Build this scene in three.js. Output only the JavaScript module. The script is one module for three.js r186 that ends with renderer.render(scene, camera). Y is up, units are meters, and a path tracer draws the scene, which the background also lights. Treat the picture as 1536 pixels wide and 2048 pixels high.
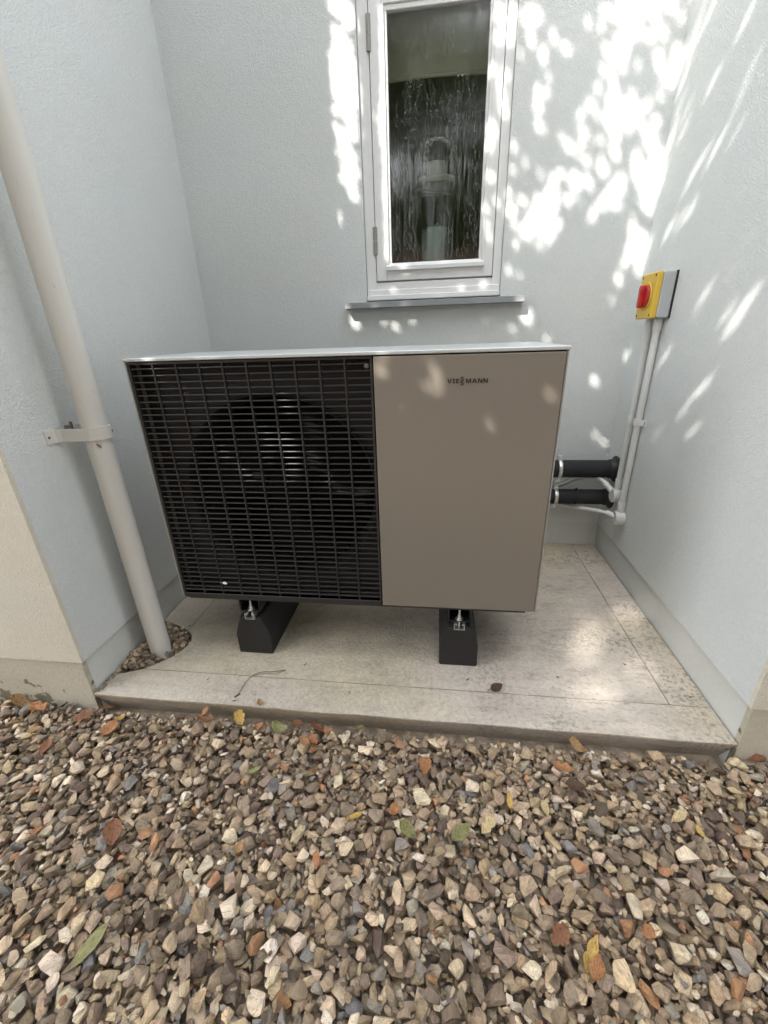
import * as THREE from 'three';
import { RoundedBoxGeometry } from 'three/addons/geometries/RoundedBoxGeometry.js';
import { TextGeometry } from 'three/addons/geometries/TextGeometry.js';
import { FontLoader } from 'three/addons/loaders/FontLoader.js';
import { ConvexGeometry } from 'three/addons/geometries/ConvexGeometry.js';
import { mergeGeometries, mergeVertices, toCreasedNormals } from 'three/addons/utils/BufferGeometryUtils.js';

// ------------------------------------------------------------------ camera, sky, sun, exposure
const scene = new THREE.Scene();
const camera = new THREE.PerspectiveCamera(100.85, 768 / 1024, 0.02, 200);
camera.position.set(0.84, 1.0358, 1.1052);
camera.rotation.set(-0.4001, 0.1344, -0.0346, 'YXZ');
camera.updateMatrixWorld(true);

const SUN = new THREE.Vector3(-0.55, 0.97, 1).normalize();
{
  const w = 512, h = 256, d = new Float32Array(w * h * 4), v = new THREE.Vector3();
  for (let j = 0; j < h; j++) for (let i = 0; i < w; i++) {
    const th = ((i + 0.5) / w - 0.5) * 2 * Math.PI, ph = ((j + 0.5) / h - 0.5) * Math.PI;
    v.set(Math.cos(ph) * Math.cos(th), Math.sin(ph), Math.cos(ph) * Math.sin(th));
    const e = Math.max(0, v.y), t = Math.pow(1 - e, 2.2), g = Math.max(0, v.dot(SUN));
    const glow = 1.3 * Math.pow(g, 4) + 1.2 * Math.pow(g, 40);
    let r = 0.92 + 0.14 * t + glow, gg = 0.985 + 0.12 * t + glow * 0.98, b = 1.07 + 0.09 * t + glow * 0.95;
    if (v.y < 0) { r = 0.5; gg = 0.5; b = 0.5; }
    const o = (j * w + i) * 4; d[o] = r; d[o + 1] = gg; d[o + 2] = b; d[o + 3] = 1;
  }
  const sky = new THREE.DataTexture(d, w, h, THREE.RGBAFormat, THREE.FloatType);
  sky.mapping = THREE.EquirectangularReflectionMapping; sky.magFilter = THREE.LinearFilter; sky.needsUpdate = true;
  scene.background = sky; scene.environment = sky;
}
const sun = new THREE.DirectionalLight(new THREE.Color(1, 0.95, 0.87), 4.3);
sun.position.copy(SUN).multiplyScalar(14).add(new THREE.Vector3(0.7, 0.8, 0)); sun.target.position.set(0.7, 0.8, 0);
sun.castShadow = true; sun.shadow.mapSize.set(4096, 4096);
Object.assign(sun.shadow.camera, { left: -5, right: 5, top: 5, bottom: -5, near: 0.5, far: 40 });
scene.add(sun, sun.target);

const renderer = new THREE.WebGLRenderer({ antialias: true });
renderer.setSize(768, 1024);
renderer.toneMapping = THREE.LinearToneMapping;
renderer.toneMappingExposure = 2.85;
renderer.shadowMap.enabled = true;

// ------------------------------------------------------------------ helpers
let seed = 12345;
const rnd = () => { seed = (seed + 0x6d2b79f5) | 0; let t = Math.imul(seed ^ (seed >>> 15), 1 | seed); t = (t + Math.imul(t ^ (t >>> 7), 61 | t)) ^ t; return ((t ^ (t >>> 14)) >>> 0) / 4294967296; };
const rr = (a, b) => a + (b - a) * rnd();
const gauss = () => (rnd() + rnd() + rnd() + rnd() - 2) * 1.2;
const lerp = (a, b, t) => a + (b - a) * t, clamp = (x, a, b) => Math.min(b, Math.max(a, x)), sstep = (a, b, x) => { const t = clamp((x - a) / (b - a), 0, 1); return t * t * (3 - 2 * t); };
const hash = (x, y, s) => { let h = Math.imul(x, 374761393) + Math.imul(y, 668265263) + Math.imul(s, 2147483647 ^ 0x5bd1e995); h = Math.imul(h ^ (h >>> 13), 1274126177); return ((h ^ (h >>> 16)) >>> 0) / 4294967296; };
function vnoise(x, y, s = 0, per = 0) {                     // value noise, tileable when per > 0
  const xi = Math.floor(x), yi = Math.floor(y), fx = x - xi, fy = y - yi, u = fx * fx * (3 - 2 * fx), v = fy * fy * (3 - 2 * fy);
  const m = (a) => (per ? ((a % per) + per) % per : a);
  return lerp(lerp(hash(m(xi), m(yi), s), hash(m(xi + 1), m(yi), s), u), lerp(hash(m(xi), m(yi + 1), s), hash(m(xi + 1), m(yi + 1), s), u), v);
}
function fbm(x, y, s, oct = 4, per = 0) { let a = 0, k = 0.5, n = 0; for (let o = 0; o < oct; o++) { a += k * vnoise(x, y, s + o, per); n += k; x *= 2; y *= 2; per *= 2; k *= 0.5; } return a / n; }
function tex(w, h, fn, srgb = false, repeat = [1, 1]) {
  const d = new Uint8Array(w * h * 4), c = [0, 0, 0];
  const enc = (x) => 255 * (x <= 0.0031308 ? 12.92 * x : 1.055 * Math.pow(x, 1 / 2.4) - 0.055);
  for (let j = 0; j < h; j++) for (let i = 0; i < w; i++) {
    fn(i / w, j / h, c); const o = (j * w + i) * 4;
    for (let k = 0; k < 3; k++) d[o + k] = srgb ? clamp(enc(clamp(c[k], 0, 1)), 0, 255) : clamp(c[k] * 255, 0, 255);
    d[o + 3] = 255;
  }
  const t = new THREE.DataTexture(d, w, h, THREE.RGBAFormat);
  t.wrapS = t.wrapT = THREE.RepeatWrapping; t.magFilter = THREE.LinearFilter; t.minFilter = THREE.LinearMipmapLinearFilter; t.generateMipmaps = true;
  if (srgb) t.colorSpace = THREE.SRGBColorSpace;
  t.repeat.set(repeat[0], repeat[1]); t.needsUpdate = true; return t;
}
const L = (r, g, b) => new THREE.Color().setRGB(r, g, b);
const std = (color, roughness = 0.8, o = {}) => new THREE.MeshStandardMaterial({ color, roughness, ...o });
const phy = (color, roughness = 0.5, o = {}) => new THREE.MeshPhysicalMaterial({ color, roughness, ...o });

// uv in metres from the face's main direction
function uvBox(g) {
  if (g.index) g = g.toNonIndexed();
  const p = g.attributes.position, n = g.attributes.normal, uv = new Float32Array(p.count * 2);
  for (let i = 0; i < p.count; i += 3) {
    let nx = 0, ny = 0, nz = 0;
    for (let k = 0; k < 3; k++) { nx += n.getX(i + k); ny += n.getY(i + k); nz += n.getZ(i + k); }
    nx = Math.abs(nx); ny = Math.abs(ny); nz = Math.abs(nz);
    for (let k = 0; k < 3; k++) {
      const x = p.getX(i + k), y = p.getY(i + k), z = p.getZ(i + k); let a, b;
      if (nx >= ny && nx >= nz) { a = z; b = y; } else if (ny >= nz) { a = x; b = z; } else { a = x; b = y; }
      uv[(i + k) * 2] = a; uv[(i + k) * 2 + 1] = b;
    }
  }
  g.setAttribute('uv', new THREE.BufferAttribute(uv, 2)); return g;
}
const box = (x0, x1, y0, y1, z0, z1) => uvBox(new THREE.BoxGeometry(x1 - x0, y1 - y0, z1 - z0).translate((x0 + x1) / 2, (y0 + y1) / 2, (z0 + z1) / 2));
const rbox = (x0, x1, y0, y1, z0, z1, r = 0.002, s = 2) => uvBox(new RoundedBoxGeometry(x1 - x0, y1 - y0, z1 - z0, s, r).translate((x0 + x1) / 2, (y0 + y1) / 2, (z0 + z1) / 2));
function cyl(a, b, r0, r1 = r0, seg = 28, open = false) {      // from point a (r0) to point b (r1)
  const A = new THREE.Vector3(...a), B = new THREE.Vector3(...b), d = B.clone().sub(A), l = d.length();
  const g = new THREE.CylinderGeometry(r1, r0, l, seg, 1, open).translate(0, l / 2, 0);
  g.applyQuaternion(new THREE.Quaternion().setFromUnitVectors(new THREE.Vector3(0, 1, 0), d.normalize())); g.translate(A.x, A.y, A.z);
  return g.toNonIndexed();
}
const tube = (pts, r, seg = 40, rad = 12, closed = false) => new THREE.TubeGeometry(new THREE.CatmullRomCurve3(pts.map((p) => new THREE.Vector3(...p)), closed, 'centripetal'), seg, r, rad, closed).toNonIndexed();
const lathe = (pts, seg = 40) => new THREE.LatheGeometry(pts.map((p) => new THREE.Vector2(...p)), seg).toNonIndexed();
// profile in a plane, swept straight: plane 'xy' runs along z from z0 to z1, plane 'xz' runs along y from y0 to y1
function prism(pts, a, b, plane = 'xy', bevel = 0, holes = []) {
  const s = new THREE.Shape(pts.map((p) => new THREE.Vector2(p[0], plane === 'xz' ? -p[1] : p[1])));
  for (const h of holes) s.holes.push(new THREE.Path(h.map((p) => new THREE.Vector2(p[0], plane === 'xz' ? -p[1] : p[1]))));
  let g = new THREE.ExtrudeGeometry(s, { depth: b - a - 2 * bevel, bevelEnabled: bevel > 0, bevelThickness: bevel, bevelSize: bevel, bevelOffset: -bevel, bevelSegments: 2, curveSegments: 8 });
  g.translate(0, 0, a + bevel);
  if (plane === 'xz') g.rotateX(-Math.PI / 2);
  return uvBox(g);
}
function join(gs) {
  gs = gs.map((g) => { g = g.index ? g.toNonIndexed() : g; for (const k of Object.keys(g.attributes)) if (!['position', 'normal', 'uv'].includes(k)) g.deleteAttribute(k); return g; });
  return gs.length === 1 ? gs[0] : mergeGeometries(gs);
}
const names = new Map();
const numbered = (n) => { const k = names.get(n) ?? 0; names.set(n, k + 1); return k ? n + '_' + String(k).padStart(3, '0') : n; };
function mesh(name, gs, mat, parent) {
  const m = new THREE.Mesh(join(Array.isArray(gs) ? gs : [gs]), mat);
  m.name = parent ? name : numbered(name); m.castShadow = m.receiveShadow = true; (parent || scene).add(m); return m;
}
function group(name, parent, pos) { const g = new THREE.Group(); g.name = parent ? name : numbered(name); if (pos) g.position.set(...pos); (parent || scene).add(g); return g; }
function tag(o, label, category, grp, kind) { o.userData = { label, category }; if (grp) o.userData.group = grp; if (kind) o.userData.kind = kind; return o; }
function struct(o, label) { o.userData.kind = 'structure'; if (label) o.userData.label = label; return o; }
// a photo pixel on a plane: axis 0, 1 or 2, at value v
function hit(px, py, ax, v) {
  const d = new THREE.Vector3((px / 1536) * 2 - 1, 1 - (py / 2048) * 2, 0.5).unproject(camera).sub(camera.position), c = camera.position.getComponent(ax);
  return camera.position.clone().addScaledVector(d, (v - c) / d.getComponent(ax));
}

// ------------------------------------------------------------------ measures
const XL = -0.236, XR = 1.64, ZB = -0.939, ZF = 0.207, HP = 0.128, UW = 1.144, UY = 0.242, UT = 0.995, UD = 0.382, GY = -0.068;

// ------------------------------------------------------------------ materials
const renderBump = tex(1024, 1024, (u, v, c) => {
  const a = 0.6 * vnoise(u * 300, v * 300, 3, 300) + 0.4 * vnoise(u * 190 + 0.4, v * 190 + 0.7, 5, 190), b = fbm(u * 40, v * 40, 9, 3, 40), s = sstep(0.2, 0.85, a);
  c[0] = c[1] = c[2] = 0.75 * s + 0.35 * b - 0.05;
}, false, [1 / 0.6, 1 / 0.6]);
const wallTone = (r, g, b, amt, s) => tex(1024, 1024, (u, v, c) => {
  const k = 1 - amt * 0.5 + amt * fbm(u * 6, v * 6, s, 5, 6), f = 0.97 + 0.06 * vnoise(u * 340, v * 340, s + 30, 340);
  const sp = vnoise(u * 220, v * 220, s + 50, 220) > 0.985 ? 0.82 : 1, w = amt * 0.25 * (fbm(u * 4, v * 9, s + 70, 4, 0) - 0.5);
  c[0] = r * k * f * sp * (1 + w); c[1] = g * k * f * sp; c[2] = b * k * f * sp * (1 - w);
}, true, [1 / 1.9, 1 / 1.9]);
const M = {};
M.wall = std(0xffffff, 0.92, { map: wallTone(0.655, 0.675, 0.665, 0.10, 11), bumpMap: renderBump, bumpScale: 0.0014 });
M.cream = std(0xffffff, 0.92, { map: wallTone(0.66, 0.615, 0.52, 0.14, 21), bumpMap: renderBump, bumpScale: 0.0017 });
const smoothBump = tex(512, 512, (u, v, c) => { c[0] = c[1] = c[2] = 0.5 * fbm(u * 60, v * 60, 5, 4, 60) + 0.5 * fbm(u * 7, v * 7, 8, 3, 7); }, false, [1 / 0.5, 1 / 0.5]);
M.plinth = std(0xffffff, 0.88, { map: wallTone(0.60, 0.605, 0.575, 0.2, 31), bumpMap: smoothBump, bumpScale: 0.0015 });
const algae = tex(1024, 1024, (u, v, c) => {                  // cream plinth with dark green-brown algae blotches where it meets the gravel
  const k = 0.85 + 0.3 * fbm(u * 6, v * 6, 41, 5, 6), f = 0.95 + 0.1 * vnoise(u * 300, v * 300, 43, 300), y = v > 0.5 ? (v - 1) * 1.9 : v * 1.9;
  const m = sstep(0.02, 0.09, fbm(u * 60, v * 60, 47, 4, 60) - 0.50 - (y + 0.05) * 2.2) * sstep(0.44, 0.6, fbm(u * 9, v * 9, 49, 3, 9) + 0.06);
  c[0] = lerp(0.52 * k * f, 0.10, m * 0.8); c[1] = lerp(0.475 * k * f, 0.09, m * 0.8); c[2] = lerp(0.38 * k * f, 0.045, m * 0.8);
}, true, [1 / 1.9, 1 / 1.9]);
M.plinthCream = std(0xffffff, 0.9, { map: algae, bumpMap: renderBump, bumpScale: 0.0017 });
M.roof = std(L(0.2, 0.2, 0.2), 0.9);
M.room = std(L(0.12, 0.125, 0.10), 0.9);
M.paint = phy(L(0.74, 0.74, 0.73), 0.42, { clearcoat: 0.15, clearcoatRoughness: 0.4, bumpMap: tex(256, 256, (u, v, c) => { c[0] = c[1] = c[2] = fbm(u * 12, v * 50, 77, 4, 12); }, false, [2, 2]), bumpScale: 0.0006 });
M.sill = std(L(0.27, 0.285, 0.295), 0.7, { bumpMap: smoothBump, bumpScale: 0.001 });
M.hinge = std(L(0.33, 0.31, 0.29), 0.45, { metalness: 0.7 });
M.gap = std(L(0.015, 0.015, 0.015), 0.9);
const pvcTone = tex(512, 512, (u, v, c) => { const k = 0.94 + 0.1 * fbm(u * 5, v * 5, 61, 5, 5), s = vnoise(u * 90, v * 90, 66, 90) > 0.975 ? 0.75 : 1; c[0] = 0.66 * k * s; c[1] = 0.64 * k * s; c[2] = 0.595 * k * s; }, true, [1, 2]);
M.drain = std(0xffffff, 0.62, { map: pvcTone });
M.pvc = phy(L(0.66, 0.66, 0.64), 0.38, { clearcoat: 0.2, clearcoatRoughness: 0.3 });
M.screw = std(L(0.16, 0.14, 0.12), 0.5, { metalness: 0.6 });
M.zinc = std(L(0.72, 0.72, 0.70), 0.32, { metalness: 0.9 });
M.insul = std(L(0.018, 0.018, 0.020), 0.85, { bumpMap: smoothBump, bumpScale: 0.002 });
M.black = std(L(0.012, 0.012, 0.012), 0.55);
M.rubber = std(L(0.016, 0.014, 0.014), 0.72, { bumpMap: renderBump, bumpScale: 0.0008 });
M.grille = phy(L(0.028, 0.026, 0.026), 0.3);
M.inner = std(L(0.020, 0.017, 0.016), 0.7);
M.fan = phy(L(0.006, 0.006, 0.006), 0.85, { specularIntensity: 0.25 });
const fleck = tex(512, 512, (u, v, c) => { const k = 0.95 + 0.1 * vnoise(u * 256, v * 256, 91, 256); c[0] = 0.232 * k; c[1] = 0.203 * k; c[2] = 0.170 * k; }, true, [6, 6]);
M.panel = phy(0xffffff, 0.36, { map: fleck, clearcoat: 0.35, clearcoatRoughness: 0.22, metalness: 0.15 });
M.cover = phy(L(0.56, 0.58, 0.575), 0.34, { metalness: 0.25, clearcoat: 0.3, clearcoatRoughness: 0.2 });
M.side = phy(L(0.36, 0.345, 0.315), 0.4, { metalness: 0.2 });
M.logo = phy(L(0.03, 0.028, 0.026), 0.25, { clearcoat: 0.5 });
M.yellow = phy(L(0.66, 0.43, 0.045), 0.42, { clearcoat: 0.15 });
M.red = phy(L(0.42, 0.012, 0.012), 0.35, { clearcoat: 0.3 });
M.boxGrey = phy(L(0.42, 0.43, 0.44), 0.45);
M.clear = phy(0xffffff, 0.02, { transmission: 1, thickness: 0, ior: 1.55 });
M.glass = phy(0xffffff, 0.015, {
  transmission: 1, thickness: 0.004, ior: 1.55,
  bumpMap: tex(1024, 512, (u, v, c) => { c[0] = c[1] = c[2] = 0.55 * fbm(u * 130, v * 4, 131, 3, 0) + 0.45 * sstep(0.70, 0.82, vnoise(u * 150, v * 60, 137)) * sstep(0.4, 0.6, fbm(u * 12, v * 6, 139, 3)); }, false, [3, 1.3]), bumpScale: 0.0009,
});

// ------------------------------------------------------------------ ground
{
  const soil = tex(1024, 1024, (u, v, c) => { const a = fbm(u * 90, v * 90, 201, 3, 90), b = fbm(u * 8, v * 8, 205, 4, 8), k = 0.35 + 0.9 * a * (0.6 + 0.6 * b); c[0] = 0.46 * k; c[1] = 0.375 * k; c[2] = 0.28 * k; }, true, [60 / 1.5, 60 / 1.5]);
  const g = mesh('ground', new THREE.PlaneGeometry(60, 60).rotateX(-Math.PI / 2).translate(0, -0.105, 8), std(0xffffff, 1, { map: soil, bumpMap: soil, bumpScale: 0.01 }));
  struct(g, 'brown gravelly ground');
}

// ------------------------------------------------------------------ house
const house = tag(group('house'), 'pale rendered house walls forming a recess around the heat pump', 'house');
const HL = 4.2, HB = 2.6;
{
  mesh('wall', box(-6, XL, HP, HL, -4.2, 0.196), M.wall, house);
  mesh('wall', box(XR, 6.5, HP, HB, -4.2, 0.196), M.wall, house);
  mesh('wall', box(-6, XL, HP, HL, 0.196, 0.209), M.cream, house).userData.label = 'cream front wall beside the recess with the drainpipe';
  mesh('wall', box(XR, 6.5, HP, HB, 0.196, 0.209), M.cream, house).userData.label = 'cream front wall beside the recess with the isolator switch';
  const back = mesh('wall', prism([[XL - 0.1, HP], [XR + 0.1, HP], [XR + 0.1, HB], [XL - 0.1, HB]], ZB - 0.28, ZB, 'xy', 0, [[[0.522, 1.150], [1.088, 1.150], [1.088, 2.2], [0.522, 2.2]]]), M.wall, house);
  back.userData.label = 'back wall of the recess with the narrow window';
  const P = 0.009;                                             // the render stands proud of the plinth
  mesh('plinth', box(-6, XL - P, -0.3, HP, -4.2, 0.196 - P), M.plinth, house);
  mesh('plinth', box(XR + P, 6.5, -0.3, HP, -4.2, 0.196 - P), M.plinth, house);
  mesh('plinth', box(XL - 0.1, XR + 0.1, -0.3, HP, ZB - 0.28, ZB - P), M.plinth, house);
  mesh('plinth', box(-6, XL - P, -0.3, HP, 0.196 - P, 0.205), M.plinthCream, house);
  mesh('plinth', box(XR + P, 6.5, -0.3, HP, 0.196 - P, 0.205), M.plinthCream, house);
  mesh('roof', box(-6.1, XL + 0.02, HL, HL + 0.12, -4.3, 0.25), M.roof, house);
  mesh('roof', box(XL + 0.021, 6.6, HB, HB + 0.08, -4.3, ZB + 0.02), M.roof, house);
  mesh('roof', box(XR - 0.02, 6.6, HB + 0.002, HB + 0.082, ZB + 0.02, 0.24), M.roof, house);
  // the room behind the window
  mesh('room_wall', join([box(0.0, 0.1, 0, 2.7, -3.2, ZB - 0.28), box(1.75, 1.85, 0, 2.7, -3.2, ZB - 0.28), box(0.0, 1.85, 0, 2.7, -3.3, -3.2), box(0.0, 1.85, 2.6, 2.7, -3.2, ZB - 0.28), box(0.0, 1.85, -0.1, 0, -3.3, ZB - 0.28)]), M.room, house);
  mesh('window_board', rbox(0.50, 1.11, 1.255, 1.28, ZB - 0.40, ZB - 0.085, 0.004), M.paint, house);

  // window
  const win = group('window', house);
  const zf = ZB - 0.012, x0 = 0.523, x1 = 1.087, yb = 1.170, yt = 2.199;        // frame
  mesh('frame', join([
    rbox(x0, x0 + 0.042, yb, yt, zf - 0.06, zf, 0.003), rbox(x1 - 0.034, x1, yb, yt, zf - 0.06, zf, 0.003),
    rbox(x0 + 0.042, x1 - 0.034, yt - 0.04, yt, zf - 0.06, zf, 0.003),
    rbox(x0 + 0.042, x1 - 0.034, 1.208, 1.236, zf - 0.06, zf - 0.001, 0.003),
    rbox(x0 + 0.002, x1 - 0.002, 1.186, 1.209, zf - 0.05, zf + 0.010, 0.004), rbox(x0 + 0.001, x1 - 0.001, 1.166, 1.187, zf - 0.05, zf + 0.020, 0.004),
    box(x0 + 0.042, x0 + 0.05, 1.236, yt - 0.04, zf - 0.06, zf - 0.022), box(x1 - 0.042, x1 - 0.034, 1.236, yt - 0.04, zf - 0.06, zf - 0.022), box(x0 + 0.042, x1 - 0.034, 1.2355, 1.243, zf - 0.06, zf - 0.022),
  ]), M.paint, win);
  const sx0 = x0 + 0.0445, sx1 = x1 - 0.0365, sy0 = 1.242, sy1 = yt - 0.043, zs = zf + 0.004;  // sash
  const gx0 = 0.632, gx1 = 0.994, gy0 = 1.306, gy1 = 2.085;
  mesh('sash', join([
    rbox(sx0, gx0 - 0.02, sy0, sy1, zs - 0.045, zs, 0.003), rbox(gx1 + 0.02, sx1, sy0, sy1, zs - 0.045, zs, 0.003),
    rbox(gx0 - 0.02, gx1 + 0.02, sy0, gy0 - 0.024, zs - 0.045, zs - 0.0015, 0.003), rbox(gx0 - 0.02, gx1 + 0.02, gy1 + 0.016, sy1, zs - 0.045, zs - 0.0015, 0.003),
  ]), M.paint, win);
  const bead = (pts, a, b, along) => { const g = prism(pts, a, b, 'xy'); if (along === 'y') g.rotateX(-Math.PI / 2); return g; };
  mesh('glazing_bead', join([
    rbox(gx0 - 0.0205, gx0 - 0.010, gy0 - 0.02, gy1 + 0.015, zs - 0.03, zs + 0.002, 0.002), rbox(gx0 - 0.0105, gx0, gy0 - 0.02, gy1 + 0.015, zs - 0.03, zs - 0.007, 0.002),
    rbox(gx1 + 0.010, gx1 + 0.0205, gy0 - 0.02, gy1 + 0.015, zs - 0.03, zs + 0.002, 0.002), rbox(gx1, gx1 + 0.0105, gy0 - 0.02, gy1 + 0.015, zs - 0.03, zs - 0.007, 0.002),
    rbox(gx0 - 0.02, gx1 + 0.02, gy1, gy1 + 0.016, zs - 0.03, zs - 0.006, 0.002),
  ]), M.paint, win);
  mesh('drip_bar', prism([[-zs - 0.012, gy0 - 0.026], [-zs + 0.03, gy0 - 0.026], [-zs + 0.03, gy0], [-zs + 0.012, gy0 + 0.002], [-zs - 0.012, gy0 - 0.013]], gx0 - 0.022, gx1 + 0.022, 'xy', 0.001).rotateY(Math.PI / 2), M.paint, win);
  { // textured pane
    const g = box(gx0 - 0.005, gx1 + 0.005, gy0 - 0.01, gy1 + 0.01, zs - 0.021, zs - 0.017);
    mesh('pane', g, M.glass, win);
    mesh('pane', box(gx0 - 0.005, gx1 + 0.005, gy0 - 0.01, gy1 + 0.01, zs - 0.041, zs - 0.037), M.clear, win);
  }
  for (const y of [2.03, 1.39]) mesh('hinge', join([cyl([sx0 - 0.002, y - 0.05, zf + 0.003], [sx0 - 0.002, y + 0.05, zf + 0.003], 0.0055, 0.0055, 14), rbox(sx0 - 0.011, sx0 + 0.007, y - 0.05, y - 0.002, zf - 0.004, zf + 0.0065, 0.001), rbox(sx0 - 0.011, sx0 + 0.007, y + 0.002, y + 0.05, zf - 0.004, zf + 0.0065, 0.001)]), M.hinge, win);
  mesh('sill', rbox(0.432, 1.183, 1.136, 1.1595, ZB - 0.06, ZB + 0.052, 0.002), M.sill, house).userData.label = 'grey slate window sill';
}

// ------------------------------------------------------------------ paved pad
const pitPts = [[-0.30, 0.124], [-0.232, 0.122], [-0.19, 0.106], [-0.148, 0.086], [-0.108, 0.052], [-0.079, 0.016], [-0.062, -0.03], [-0.060, -0.062], [-0.075, -0.092], [-0.105, -0.118], [-0.15, -0.142], [-0.2, -0.16], [-0.30, -0.178]];
const inPit = (x, z) => { let c = false; for (let i = 0, j = pitPts.length - 1; i < pitPts.length; j = i++) { const [a, b] = pitPts[i], [d, e] = pitPts[j]; if ((b > z) !== (e > z) && x < ((d - a) * (z - b)) / (e - b) + a) c = !c; } return c; };
{
  const W = 2048, Hh = 1280, X0 = -0.3, X1 = 1.7, Z0 = -0.97, Z1 = 0.28;
  const stains = []; for (let i = 0; i < 1400; i++) { const k = rnd(); const cx = k < 0.4 ? 1.25 + gauss() * 0.28 : k < 0.6 ? 0.7 + gauss() * 0.5 : rr(-0.2, 1.64), cz = k < 0.4 ? 0.1 + gauss() * 0.12 : k < 0.6 ? 0.1 + gauss() * 0.1 : rr(-0.93, 0.2); stains.push([cx, cz, rr(0.0012, 0.005), rr(0.3, 0.75)]); }
  const grid = new Map(); for (const s of stains) { const k = Math.floor(s[0] * 25) + ',' + Math.floor(s[1] * 25); if (!grid.has(k)) grid.set(k, []); grid.get(k).push(s); }
  const tone = tex(W, Hh, (u, v, c) => {
    const x = lerp(X0, X1, u), z = lerp(Z0, Z1, v);
    const big = fbm(x * 2.2 + 9, z * 2.2, 301, 5), mid = fbm(x * 14, z * 14, 311, 4), fine = fbm(x * 120, z * 120, 321, 3), streak = fbm(x * 5, z * 40, 331, 4);
    let k = 0.80 + 0.34 * (big - 0.5) + 0.22 * (mid - 0.5) + 0.26 * (fine - 0.5) + 0.14 * (streak - 0.5);
    const warm = sstep(0.35, 0.75, fbm(x * 1.6 + 3, z * 1.9 + 5, 341, 4) + 0.12 * (x - 0.9));
    // crusty dark dirt with its own grain, heaviest where the photograph shows it: right part of the pad and its front edge
    const zone = 0.35 + 0.65 * sstep(0.85, 1.25, x) , crust = sstep(0.40, 0.72, fbm(x * 5 + 2, z * 5, 351, 4)) * sstep(0.50, 0.72, fbm(x * 130, z * 130, 361, 3)) * zone, scuff = sstep(0.60, 0.74, fbm(x * 22 + z * 6, z * 90, 371, 3)) * zone;
    k *= 1 - 0.16 * scuff;
    k *= 1 - 0.42 * crust;
    const gx = Math.floor(x * 25), gz = Math.floor(z * 25);
    for (let a = -1; a <= 1; a++) for (let b = -1; b <= 1; b++) for (const s of grid.get((gx + a) + ',' + (gz + b)) || []) { const d = Math.hypot((x - s[0]), (z - s[1]) * 1.6) / s[2]; if (d < 1) k *= 1 - s[3] * 0.5 * (1 - d * d); }
    c[0] = 0.60 * k * (1 + 0.03 * warm); c[1] = 0.525 * k * (1 + 0.015 * warm); c[2] = 0.452 * k * (1 - 0.12 * warm);
  }, true, [1 / (X1 - X0), 1 / (Z1 - Z0)]);
  tone.offset.set(-X0 / (X1 - X0), -Z0 / (Z1 - Z0));
  const bump = tex(1024, 1024, (u, v, c) => { c[0] = c[1] = c[2] = 0.55 * fbm(u * 120, v * 120, 401, 3, 120) + 0.45 * fbm(u * 14, v * 14, 405, 4, 14); }, false, [1 / 0.7, 1 / 0.7]);
  M.pad = std(0xffffff, 0.9, { map: tone, bumpMap: bump, bumpScale: 0.0035 });
  const pad = struct(group('concrete_pad'), 'pale concrete pad with tooled border lines under the heat pump');
  const j = 0.0014, zj = 0.087, xr = 1.532, xl = -0.104, e = 0.005, yt = 0, yb = -0.006;
  // the wavy, hand-trowelled front edge
  const front = []; for (let i = 0; i <= 40; i++) { const x = lerp(XL - e, XR + e, i / 40); front.push([x, ZF + 0.0035 * (fbm(x * 6, 1, 411, 3) - 0.5) * 2]); }
  const slab = (pts) => mesh('slab', prism(pts, yb, yt, 'xz', 0.0008), M.pad, pad);
  slab([[-0.151, zj + j], [-0.19, 0.106], [-0.232, 0.122], [XL - e, 0.124], ...front, [XR + e, zj + j]]);
  // split the pit outline where it crosses the left border line and the front joint
  slab([[XL - e, ZB - 0.005], [xl - j, ZB - 0.005], [xl - j, -0.119], [-0.15, -0.142], [-0.2, -0.16], [XL - e, -0.167]]);
  slab([[xl + j, ZB - 0.005], [xr - j, ZB - 0.005], [xr - j, zj - j], [-0.147, zj - j], [-0.108, 0.052], [-0.079, 0.016], [-0.062, -0.03], [-0.060, -0.062], [-0.075, -0.092], [-0.1026, -0.117]]);
  slab([[xr + j, ZB - 0.005], [XR + e, ZB - 0.005], [XR + e, -0.302 - j], [xr + j, -0.326 - j]]);
  slab([[xr + j, -0.326 + j], [XR + e, -0.302 + j], [XR + e, zj - j], [xr + j, zj - j]]);
  // the body of the pad with the pocket left open
  const body = [[XL - e, ZB - 0.005], [XR + e, ZB - 0.005], ...front.slice().reverse().map((p) => [p[0], p[1] - 0.001]), [XL - e, 0.124], [-0.19, 0.106], [-0.148, 0.0865], [-0.108, 0.0525], [-0.0785, 0.0165], [-0.0615, -0.03], [-0.0595, -0.062], [-0.0745, -0.0925], [-0.105, -0.1185], [-0.15, -0.1425], [-0.2, -0.1605], [XL - e, -0.1675]];
  const under = prism(body, -0.16, yb - 0.0005, 'xz'), pp = under.attributes.position; for (let i = 0; i < pp.count; i++) if (pp.getZ(i) > 0.16) pp.setZ(i, pp.getZ(i) - 0.45 * (yb - pp.getY(i)));
  under.computeVertexNormals(); mesh('pad_base', under, M.pad, pad);
}

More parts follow.
